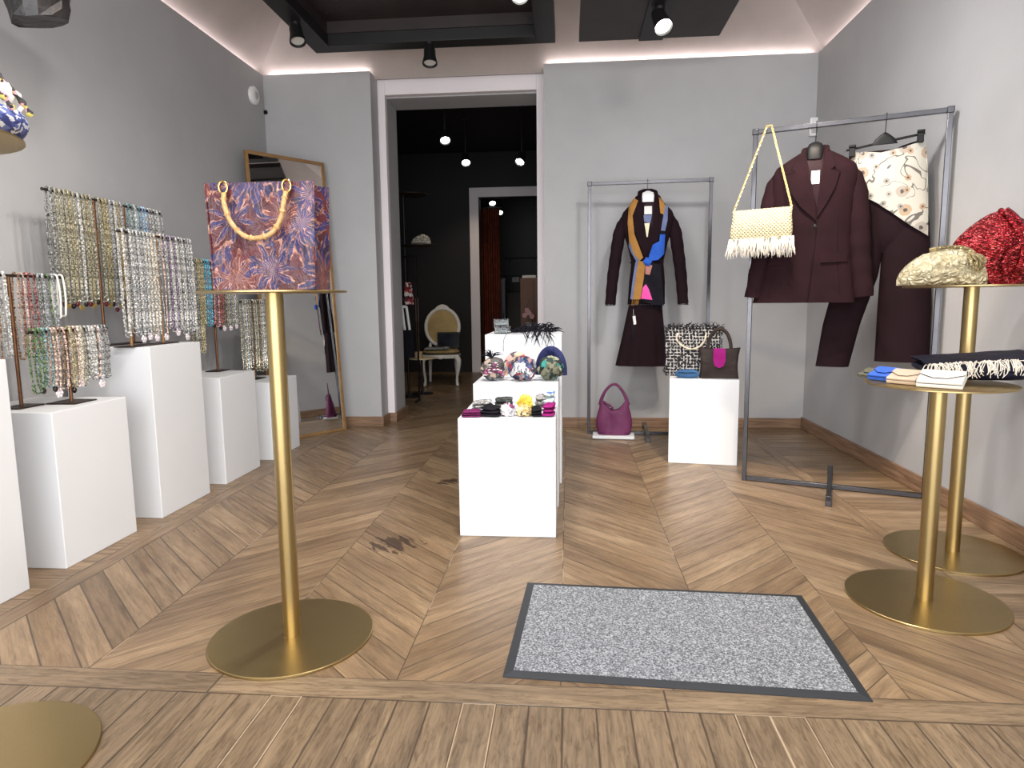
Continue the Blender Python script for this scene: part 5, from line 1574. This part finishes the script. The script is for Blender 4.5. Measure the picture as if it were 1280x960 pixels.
folded(-0.320, 3.250, 0.105, 0.15, 0.058, patchwork('dark_green_print', [G_(38, 44, 40), G_(60, 66, 58), G_(24, 24, 26), G_(90, 92, 84)], 50, 8.0), 'dark green printed scarf behind the black knitted one', 0.1, 4)
crumpled(-0.283, 3.055, 0.082, 0.09, 0.058, patchwork('white_plum_print', [G_(196, 192, 196), G_(214, 210, 206), G_(168, 166, 174), G_(120, 52, 92), G_(206, 204, 204)], 34, 9.0), 'crumpled white scarf with plum patches at the front edge', 0.0, 5)
crumpled(-0.208, 3.165, 0.084, 0.10, 0.082, patchwork('yellow_print', [G_(226, 198, 60), G_(236, 214, 96), G_(206, 172, 52), G_(230, 206, 84)], 30, 10.0), 'bright yellow crumpled scarf in the middle of the row', 0.0, 6)
crumpled(-0.206, 3.050, 0.084, 0.085, 0.050, patchwork('sand_print', [G_(206, 184, 128), G_(182, 156, 104), G_(222, 204, 158), G_(92, 74, 60)], 40, 11.0), 'sand coloured crumpled scarf in front of the yellow one', 0.2, 7)
folded(-0.132, 3.260, 0.075, 0.15, 0.070, M_GREYLACE, 'grey lace scarf behind the second black scarf', 0.0, 8)
folded(-0.148, 3.062, 0.056, 0.11, 0.040, M_BLACKKNIT, 'slim black scarf between the sand and magenta scarves', 0.1, 9, crumple=0.004)
M_MAGENTAKNIT = cloth_mat('magenta_knit', rgb(128, 22, 92), rgb(152, 38, 112), 300)
M_BLUEPRINT = patchwork('white_blue_print', [G_(214, 222, 228), G_(120, 166, 206), G_(226, 226, 214), G_(84, 106, 160), G_(186, 214, 206)], 34, 12.0)
folded(-0.090, 3.070, 0.062, 0.13, 0.056, M_MAGENTAKNIT, 'magenta knitted scarf folded at the end of the row', -0.1, 10)
folded(-0.094, 3.270, 0.066, 0.16, 0.094, [M_MAGENTAKNIT, M_BLUEPRINT, M_BLUEPRINT], 'white and pale blue printed scarf folded behind the magenta one', -0.05, 11)

# clear boxes and black feathers on the rear plinth
def acrylic():
    t = NT('clear_acrylic')
    return t.p(Base__Color=(0.80, 0.82, 0.82, 1), Roughness=0.03, IOR=1.3, **{'Transmission__Weight': 1.0})
M_ACRYL = acrylic()
for k, (lab, dx) in enumerate((('clear acrylic jewellery box resting on the rear plinth', 0.0), ('clear acrylic jewellery box stacked on top of the other', -0.006))):
    t = thing('acrylic_box', lab, 'box', (-0.400 + dx, 4.03, P3Z + 0.0005 + k * 0.046), R(4 * k), 'acrylic boxes on the rear plinth')
    m = MB()
    for a in ((-0.045, 0.045, -0.035, -0.031, 0.004, 0.034), (-0.045, 0.045, 0.031, 0.035, 0.004, 0.034), (-0.045, -0.041, -0.031, 0.031, 0.004, 0.034), (0.041, 0.045, -0.031, 0.031, 0.004, 0.034), (-0.045, 0.045, -0.035, 0.035, 0.0, 0.004)):
        m.box(*a)
    m.build('tray', M_ACRYL, t, smooth=0, bevel=0.001)
    MB().box(-0.047, 0.047, -0.037, 0.037, 0.0345, 0.044).build('lid', M_ACRYL, t, smooth=0, bevel=0.001)
    m = MB()
    for j in range(5):
        m.blob((-0.026 + 0.013 * j, 0.006 * math.sin(j * 2), 0.013), (0.008, 0.007, 0.008), 0.1, 6, j, 10, 7)
    m.build('jewellery', BM['silver'], t)
t = thing('feather_collar', 'black feather collar spread over the front edge of the rear plinth', 'feather collar', (-0.215, 3.985, P3Z))
m = MB()
for i in range(190):
    x = rf.uniform(-0.135, 0.135)
    a = rf.uniform(0, 2 * PI)
    L_ = rf.uniform(0.04, 0.105)
    dx, dy = math.cos(a) * L_ * 0.8, math.sin(a) * L_ * 0.6
    rise = rf.uniform(0.003, 0.045) * math.exp(-((x - 0.03) / 0.10) ** 2)
    p0 = Vector((x, rf.uniform(-0.02, 0.03), 0.006 + rise * 0.3))
    p2 = p0 + Vector((dx, dy, 0.0))
    p2.z = 0.004 + rise * 1.2 if p2.y > -0.082 else 0.004 - rf.uniform(0.02, 0.085)
    p2.x = max(p2.x, -0.115)
    p1 = (p0 + p2) / 2
    p1.z = max(p0.z, p2.z) + 0.010
    if p2.y < -0.080:
        p1.y = -0.080
    m.tube(smoothpath([p0, p1, p2], 3), [0.0012, 0.002, 0.003, 0.0034, 0.003, 0.002, 0.0006], 4, flat=0.35)
for i in range(34):
    x = rf.uniform(-0.06, 0.12)
    p0 = Vector((x, -0.072, 0.012))
    m.tube(smoothpath([p0, p0 + Vector((rf.uniform(-0.01, 0.01), -0.022, 0.004)), p0 + Vector((rf.uniform(-0.04, 0.04), -0.030, -rf.uniform(0.03, 0.095)))], 3), [0.0012, 0.002, 0.003, 0.0034, 0.003, 0.002, 0.0006], 4, flat=0.35)
m.build('feathers', M_INK, t)
m = MB().tube(smoothpath([(-0.125, -0.06, 0.010), (-0.150, -0.090, 0.0), (-0.166, -0.094, -0.04), (-0.168, -0.094, -0.10)], 6), 0.0016, 5)
m.tube(smoothpath([(0.085, -0.06, 0.012), (0.105, -0.088, 0.0), (0.132, -0.096, -0.05), (0.118, -0.098, -0.105), (0.098, -0.096, -0.085), (0.078, -0.094, -0.04)], 6), 0.0016, 5)
m.build('tie_cords', M_INK, t)

# bag on the stand nearest the camera, and a crinkled pendant above the necklaces
t = thing('bucket_bag', 'white ruffled bag with blue woven base on the stand nearest the camera', 'bag', (-1.425, 1.40, 1.4755))
def bb(u, v):
    th = 2 * PI * u
    r = 0.150 + 0.060 * math.sin(PI * (0.15 + 0.5 * v))
    return (math.cos(th) * r, math.sin(th) * r * 0.85, 0.0006 + 0.060 * v)
m = MB().grid(bb, 56, 8, wrap=True)
m.f.append(tuple(range(55, -1, -1))); m.mi.append(0); m.f.append(tuple(range(8 * 56, 9 * 56))); m.mi.append(0)
m.build('woven_base', patchwork('blue_woven', [G_(70, 82, 146), G_(206, 208, 216), G_(52, 60, 116), G_(98, 108, 164)], 60, 1.4, stretch=(1, 1, 2.4)), t, smooth=60)
m = MB()
for k in range(9):
    a = 2 * PI * k / 9 + 0.25
    c = Vector((math.cos(a) * 0.135, math.sin(a) * 0.110, 0.078))
    m.blob(c, (0.070, 0.062, 0.052), 0.22, 7, k + 1, 24, 14)
m.blob((0, 0, 0.100), (0.130, 0.110, 0.055), 0.2, 7, 20, 30, 16)
m.build('ruffle', mat('white_ruffled_cloth', rgb(230, 228, 222), 0.7, 0, 0.05, 30, 0.2, 80), t, smooth=60)
m = MB()
for k in range(3):
    m.tube(smoothpath([(0.120 + 0.012 * k, -0.09 + 0.06 * k, 0.160), (0.176, -0.07 + 0.05 * k, 0.125), (0.200, -0.05 + 0.05 * k, 0.085), (0.206, -0.03 + 0.05 * k, 0.055)], 5), [0.006 + 0.003 * math.sin(i * 1.9) for i in range(16)], 8)
m.build('charm_trim', patchwork('black_pink_charm', [G_(30, 28, 30), G_(206, 150, 160), G_(60, 54, 52), G_(198, 186, 96)], 70, 3.3), t, smooth=60)
t = thing('pendant_lamp', 'dark crinkled pendant shade hanging by the necklace wall near the ceiling', 'pendant lamp', (-2.10, 2.62, 2.225))
def shade(u, v):
    th = 2 * PI * u
    n = noise.fractal(Vector((math.cos(th) * 2.5, math.sin(th) * 2.5, v * 3)), 0.8, 2.0, 3)
    r = 0.095 + 0.050 * v + 0.018 * n
    return (math.cos(th) * r, math.sin(th) * r, 0.02 * math.sin(th + 0.6) * (1 - v) + 0.26 * v + 0.012 * n)
m = MB().grid(shade, 14, 7, wrap=True)
m.f.append(tuple(range(13, -1, -1))); m.mi.append(0); m.f.append(tuple(range(7 * 14, 8 * 14))); m.mi.append(0)
m.build('shade', mat('dark_crinkled_foil', rgb(44, 41, 41), 0.4, 0.3, 0.4, 18, 0.6, 40), t, smooth=0)
MB().tube([(0, 0, 0.26), (0, 0, 1.275)], 0.004, 8).build('cord', M_BLACKPLASTIC, t)

# ------------------------------------------------------------------ dark rooms beyond the doorway
M_CHAIRWHITE = mat('white_painted_wood', rgb(206, 202, 194), 0.45, 0, 0.05, 30)
M_TAN = cloth_mat('tan_upholstery', rgb(150, 128, 88), rgb(172, 148, 104))
t = thing('armless_chair', 'white oval-back period chair with tan upholstery beyond the doorway', 'chair', (-1.683, 8.70, 0), R(6))
def oval(r1, r2, n=40):
    return [(r1 * math.cos(2 * PI * k / n), 0.20 + 0.05 * math.sin(2 * PI * k / n), 0.765 + r2 * math.sin(2 * PI * k / n)) for k in range(n)]
m = MB().tube(oval(0.225, 0.250), 0.024, 10, closed=True)
m.tube(smoothpath([(-0.09, 0.248, 1.005), (-0.05, 0.25, 1.032), (0, 0.252, 1.044), (0.05, 0.25, 1.032), (0.09, 0.248, 1.005)], 5), [0.016, 0.018, 0.02, 0.021, 0.022, 0.023, 0.024, 0.025, 0.026, 0.027, 0.028, 0.027, 0.026, 0.025, 0.024, 0.023, 0.022, 0.021, 0.02, 0.018, 0.016], 10)
for s in (-1, 1):
    m.tube(smoothpath([(s * 0.150, 0.185, 0.585), (s * 0.170, 0.185, 0.52), (s * 0.180, 0.190, 0.44)], 5), 0.022, 10)
m.build('back_frame', M_CHAIRWHITE, t)
def opad(u, v):
    th = 2 * PI * u
    r = v
    return (0.208 * r * math.cos(th), 0.195 + 0.05 * r * math.sin(th) - 0.028 * math.cos(r * PI / 2), 0.765 + 0.233 * r * math.sin(th))
m = MB().grid(opad, 40, 8, wrap=True)
m.grid(lambda u, v: (opad(u, 1 - v)[0], 0.215 + 0.05 * (1 - v) * math.sin(2 * PI * u), opad(u, 1 - v)[2]), 40, 4, wrap=True)
m.build('backrest', M_TAN, t)
def seatfn(u, v):
    th = 2 * PI * u
    ca, sa = math.cos(th), math.sin(th)
    q = math.sin(PI * (0.03 + 0.94 * v)) ** 0.4
    return (math.copysign(abs(ca) ** 0.6, ca) * 0.240 * q * (1 - 0.10 * sa), math.copysign(abs(sa) ** 0.6, sa) * 0.215 * q - 0.005, 0.415 + 0.075 * v)
g = MB().grid(seatfn, 48, 10, wrap=True)
g.f.append(tuple(range(480, 528))); g.mi.append(0)
g.build('seat', M_TAN, t)
m = MB().loft([(0, -0.005, 0.368, 0.245, 0.215, 3.0), (0, -0.005, 0.415, 0.250, 0.220, 3.0)], 48)
m.blob((0, -0.222, 0.385), (0.045, 0.014, 0.026), 0.1, 6, 3, 16, 10)
m.build('seat_rail', M_CHAIRWHITE, t)
for s in (-1, 1):
    p = smoothpath([(s * 0.205, -0.175, 0.39), (s * 0.236, -0.215, 0.335), (s * 0.228, -0.205, 0.22), (s * 0.208, -0.190, 0.10), (s * 0.214, -0.205, 0.03), (s * 0.224, -0.222, 0.008)], 5)
    MB().tube(p, [0.036, 0.036, 0.036, 0.036, 0.035, 0.034, 0.032, 0.030, 0.028, 0.026, 0.024, 0.022, 0.020, 0.018, 0.017, 0.016, 0.016, 0.017, 0.018, 0.020, 0.022, 0.022, 0.020, 0.018, 0.014, 0.008], 10).build('leg', M_CHAIRWHITE, t)
for s in (-1, 1):
    MB().tube(smoothpath([(s * 0.175, 0.185, 0.40), (s * 0.180, 0.200, 0.20), (s * 0.188, 0.240, 0.014)], 6), [0.028 - 0.001 * i for i in range(13)], 10).build('leg', M_CHAIRWHITE, t)
t = thing('picture_frame', 'dark glossy framed panel leaning on the seat of the oval-back chair', 'frame', (-1.585, 8.66, 0.4915), R(4))
rx_ = Matrix.Rotation(R(-14), 3, 'X')
MB().box(-0.150, 0.150, -0.008, 0.008, 0, 0.215).move((0, 0, 0.002), rx_).build('frame', M_BLACKPLASTIC, t, bevel=0.003)
MB().box(-0.130, 0.130, -0.0095, -0.0082, 0.02, 0.195).move((0, 0, 0.002), rx_).build('screen', mat('dark_glossy_sheet', rgb(34, 36, 44), 0.12, 0, 0.5, 9), t, smooth=0)
t = MB().grid(lambda u, v: (-0.20 + 0.30 * u + 0.02 * math.sin(v * 5), -0.19 + 0.20 * v, 0.0 + 0.006 + 0.020 * abs(noise.noise(Vector((u * 4, v * 4, 2)))) + 0.014 * math.sin(PI * v)), 20, 14)
g2 = [(x, y, max(0.0005, z - 0.008)) for x, y, z in t.v]
n0 = len(t.v)
fs0 = list(t.f)
t.add(g2, [q[::-1] for q in fs0])
for i in range(20):
    t.f.append((i, i + 1, n0 + i + 1, n0 + i)); t.f.append((14 * 21 + i + 1, 14 * 21 + i, n0 + 14 * 21 + i, n0 + 14 * 21 + i + 1)); t.mi += [0, 0]
o = t.build('folded_cloth', cloth_mat('grey_folded_cloth', rgb(112, 114, 118), rgb(150, 150, 150)), None, (-1.68, 8.63, 0.491), (0, 0, R(6)))
tag(o, 'crumpled grey cloth lying on the seat of the oval-back chair', 'cloth')

t = thing('display_stand', 'small pale round table with a slim post before the oval-back chair', 'display stand', (-1.757, 7.80, 0))
MB().lathe([(0.13, 0), (0.13, 0.008)], 40).build('base', M_BLACKMETAL, t)
MB().lathe([(0.014, 0.008), (0.014, 0.425)], 20).build('post', M_BLACKMETAL, t)
MB().lathe([(0.172, 0.425), (0.175, 0.428), (0.175, 0.436), (0.172, 0.438)], 48).build('tray', mat('pale_gold_tray', rgb(206, 192, 156), 0.4, 0.2), t)
t = thing('display_post', 'slim tan upright post on a square block on the small pale table', 'post', (-1.795, 7.80, 0.4385))
MB().box(-0.045, 0.045, -0.04, 0.04, 0, 0.075).build('block', mat('tan_block', rgb(176, 150, 112), 0.5, 0, 0.1, 30), t, bevel=0.006)
MB().box(-0.013, 0.013, -0.012, 0.012, 0.075, 0.44).build('post', M_FRAMEGOLD, t, bevel=0.003)
MB().box(-0.016, 0.016, -0.015, 0.015, 0.44, 0.71).tube([(0, 0, 0.71), (0, 0, 0.735)], 0.012, 10).build('upper_sleeve', mat('brown_leather_sleeve', rgb(132, 106, 90), 0.5), t, bevel=0.003)

t = thing('display_stand', 'tall dark stand with two stacked round trays in the dark room', 'display stand', (-1.690, 7.52, 0))
MB().lathe([(0.13, 0), (0.13, 0.008)], 48, (-0.165, 0, 0)).build('base', M_BLACKMETAL, t)
MB().lathe([(0.014, 0.008), (0.014, 2.30)], 24, (-0.165, 0, 0)).build('post', M_BLACKMETAL, t)
for z, dx in ((1.735, 0.0), (2.30, -0.085)):
    MB().lathe([(0.19, z), (0.193, z + 0.003), (0.193, z + 0.007), (0.19, z + 0.010)], 48, (dx, 0, 0)).build('tray', M_DARKROD, t)
t = thing('clutch', 'silver knotted pouch on the lower tray of the two-tray stand', 'clutch', (-1.640, 7.415, 1.7455), R(-8))
m = MB().grid(pouch(0.115, 0.055, 0.110, 0.03, 3.0), 48, 40, wrap=True)
m.build('body', crinkle('crinkled_silver', rgb(150, 140, 120), rgb(226, 220, 206), 0.3, 0.5), t, smooth=60)
MB().tube(smoothpath([(0.02, -0.03, 0.10), (0.03, -0.058, 0.075), (0.028, -0.060, 0.04)], 5), 0.010, 8).build('knot', crinkle('crinkled_silver_knot', rgb(150, 140, 120), rgb(226, 220, 206), 0.3, 0.5), t)
t = thing('clothes_rail', 'dark clothes rail inside the dark room behind the door jamb', 'clothes rail', (-1.98, 7.25, 0))
MB().tube([(-0.35, 0, 1.60), (0.31, 0, 1.60)], 0.010, 10).build('top_bar', M_CHROME, t)
for sx in (-0.35, 0.31):
    MB().tube([(sx, 0, 0.02), (sx, 0, 1.60)], 0.010, 10).build('post', M_CHROME, t)
    MB().box(sx - 0.012, sx + 0.012, -0.18, 0.04, 0, 0.022).build('foot', M_CHROME, t, bevel=0.003)
def hung(x, z0, z1, w, mt, label, name, cat):
    t = thing(name, label, cat, (x, 7.25, 0))
    MB().loft([(0, 0, z0, w, 0.035, 2.4), (0, 0, (z0 + z1) / 2, w * 0.9, 0.03, 2.4), (0, 0, z1, w * 0.6, 0.02, 2.4)], 30, lambda a, z, i: 0.006 * math.sin(a * 5)).build('cloth', mt, t, smooth=60)
    MB().tube(arc((0, 0, 1.602), 0.016, R(-60), R(200), 12, 'yz') , 0.0025, 6).tube([(0, 0.008, 1.588), (0, 0, z1 - 0.01)], 0.0025, 6).build('hook', M_CHROME, t)
hung(-1.765, 1.08, 1.32, 0.055, patchwork('red_print', [G_(120, 22, 34), G_(176, 60, 64), G_(206, 196, 190), G_(70, 20, 28)], 30, 6.6), 'red printed scarf hanging on the dark clothes rail', 'hanging_scarf', 'scarf')
hung(-1.935, 0.45, 1.45, 0.060, M_INK, 'black garment hanging on the dark clothes rail', 'hanging_garment', 'garment')
t = thing('tote_bag', 'white strapped bag hanging low on the dark clothes rail', 'bag', (-1.770, 7.15, 0))
m = MB().tube([(-0.045, 0, 1.06), (-0.02, 0, 0.80)], 0.014, 8, flat=0.4).tube([(0.005, 0, 1.06), (0.035, 0, 0.80)], 0.014, 8, flat=0.4).tube([(-0.045, 0, 1.055), (0.005, 0, 1.055)], 0.014, 8, flat=0.4)
m.build('straps', M_WHITEPLASTIC, t)
MB().loft([(0.01, 0, 0.50, 0.075, 0.03, 4), (0.01, 0, 0.80, 0.065, 0.025, 4)], 30).build('body', M_INK, t)
MB().tube([(-0.02, 0.0, 1.06), (-0.02, 0.055, 1.40), (-0.02, 0.0875, 1.600)], 0.002, 5).build('cord', M_INK, t)

# lamps in the dark rooms
def room_lamp(x, y, z, ceil, aim, label):
    return spotlight((x, y, ceil), aim, label, True, ceil - z - 0.05, 1.15, 'spotlights in the dark rooms', M_LAMPON)
room_lamp(-1.36, 7.5, 2.91, 3.35, (0.2, -0.75, -1), 'lit spotlight nearest the doorway in the dark room')
room_lamp(-1.27, 8.4, 2.85, 3.35, (0.2, -0.75, -1), 'lit spotlight over the oval-back chair')
room_lamp(-0.54, 8.0, 2.76, 3.35, (-0.3, -0.75, -1), 'lit spotlight beside the right jamb of the dark room')
room_lamp(-1.27, 11.3, 2.77, 3.30, (0.2, -0.85, -1), 'upper lit spotlight seen through the far doorway')
room_lamp(-1.20, 11.8, 2.68, 3.30, (0.2, -0.85, -1), 'lower lit spotlight seen through the far doorway')
spot_light('beam_chair', (-1.27, 7.4, 2.8), (-1.70, 8.45, 0.5), 34, WARM, 60, 0.7)
spot_light('beam_casing', (-0.9, 8.7, 2.8), (-1.43, 10.25, 1.4), 32, WARM, 60, 0.8)
spot_light('beam_far', (-0.9, 11.2, 2.8), (-0.75, 12.6, 0.6), 16, WARM, 70, 0.7)

# furniture of the far room
M_BROWNDRAPE = cloth_mat('brown_drape', rgb(86, 40, 30), rgb(118, 60, 44), 200, 0.7)
t = thing('curtain', 'red-brown drape beside the far doorway', 'curtain', (-1.30, 11.05, 0))
def drape(u, v):
    x = -0.22 + 0.40 * u
    return (x, 0.035 * math.sin(u * 32) + 0.010 * math.sin(v * 3), 0.02 + 2.60 * v)
m = MB().grid(drape, 70, 10)
b_ = [(x, y + 0.010, z) for x, y, z in m.v]
n0 = len(m.v)
fs0 = list(m.f)
m.add(b_, [q[::-1] for q in fs0])
m.build('cloth', M_BROWNDRAPE, t)
MB().tube([(-0.26, 0, 2.63), (0.22, 0, 2.63)], 0.014, 10).build('curtain_rod', M_BLACKMETAL, t)
t = thing('cabinet', 'slim navy cabinet beside the brown drape in the far room', 'cabinet', (-1.165, 11.75, 0))
MB().box(-0.075, 0.075, -0.20, 0.20, 0, 1.50).build('body', mat('navy_lacquer', rgb(34, 38, 58), 0.4), t, bevel=0.004)
MB().box(-0.066, 0.066, -0.212, -0.20, 0.05, 1.46).build('door', mat('navy_lacquer_door', rgb(40, 44, 66), 0.4), t, bevel=0.003)
MB().tube([(0.045, -0.222, 0.75), (0.045, -0.222, 0.90)], 0.006, 8).build('handle', M_CHROME, t)
t = thing('cabinet', 'brown wooden cabinet with a white tray on top in the far room', 'cabinet', (-0.62, 12.2, 0))
M_BROWNWOOD = mat('brown_cabinet_wood', rgb(122, 84, 64), 0.5, 0, 0.1, 6)
MB().box(-0.24, 0.24, -0.20, 0.20, 0, 1.52).build('body', M_BROWNWOOD, t, bevel=0.004)
for s in (-1, 1):
    d = MB().box(-0.115 + s * 0.118, 0.115 + s * 0.118, -0.215, -0.20, 0.06, 1.48).build('door', M_BROWNWOOD, t, bevel=0.003)
    MB().tube([(s * 0.025, -0.226, 0.72), (s * 0.025, -0.226, 0.86)], 0.006, 8).build('handle', M_CHROME, d)
t = thing('tray', 'white tray with papers on top of the brown cabinet', 'tray', (-0.70, 12.15, 1.5205))
m = MB().box(-0.13, 0.13, -0.10, 0.10, 0, 0.008)
for a in ((-0.13, 0.13, -0.10, -0.092), (-0.13, 0.13, 0.092, 0.10), (-0.13, -0.122, -0.10, 0.10), (0.122, 0.13, -0.10, 0.10)):
    m.box(a[0], a[1], a[2], a[3], 0.008, 0.045)
m.build('tray', M_WHITEPLASTIC, t, smooth=0)
MB().rbox((0, 0, 0.035), (0.18, 0.12, 0.03), Matrix.Rotation(0.3, 3, 'Z')).build('papers', M_LABEL, t)
t = thing('wall_shelf', 'thin dark shelf on the grey wall of the far room', 'shelf', (-0.95, 13.9, 1.98))
MB().box(-0.35, 0.35, -0.18, 0, 0, 0.025).build('board', M_BLACKMETAL, t, bevel=0.002)
for sx in (-0.25, 0.25):
    MB().box(sx - 0.01, sx + 0.01, -0.14, 0, -0.06, 0).build('bracket', M_BLACKMETAL, t, smooth=0)
t = thing('wall_box', 'black wall box with a white note on the far grey wall', 'wall box', (-1.14, 13.9, 1.30))
MB().box(-0.17, 0.17, -0.06, 0, 0, 0.34).build('case', M_BLACKMETAL, t, bevel=0.006)
MB().box(-0.02, 0.13, -0.064, -0.0605, 0.20, 0.30).build('note', M_LABEL, t, smooth=0)
t = thing('stool', 'dark stool carrying the pink orchid behind the stepped plinths', 'stool', (-0.640, 10.95, 0))
MB().lathe([(0.17, 0.62), (0.175, 0.63), (0.175, 0.645), (0.17, 0.65)], 32).build('seat', M_BLACKMETAL, t)
for k in range(4):
    a = PI / 4 + k * PI / 2
    MB().tube([(0.12 * math.cos(a), 0.12 * math.sin(a), 0.62), (0.17 * math.cos(a), 0.17 * math.sin(a), 0.0)], 0.012, 8).build('leg', M_BLACKMETAL, t)
t = thing('orchid', 'pink orchid in a small pot seen through the far doorway', 'plant', (-0.640, 10.95, 0.6505))
MB().lathe([(0.045, 0), (0.060, 0.10), (0.056, 0.10)], 24).build('pot', M_WHITEPLASTIC, t)
m = MB().tube(smoothpath([(0, 0, 0.09), (-0.03, 0, 0.25), (-0.02, 0, 0.42), (0.02, -0.03, 0.48)], 6), 0.004, 6)
m.build('stem', cloth_mat('stem_green', rgb(70, 84, 50), rgb(94, 108, 66)), t)
M_ORCHID = cloth_mat('pink_petals', rgb(214, 150, 160), rgb(236, 196, 200))
for k, (x, z) in enumerate(((-0.07, 0.22), (0.0, 0.26), (0.05, 0.20), (-0.03, 0.30))):
    m = MB()
    for j in range(5):
        a = 2 * PI * j / 5
        m.blob((x + 0.024 * math.cos(a), -0.03, z + 0.024 * math.sin(a)), (0.022, 0.006, 0.022), 0.1, 5, j, 10, 7)
    m.build('flower', M_ORCHID, t)
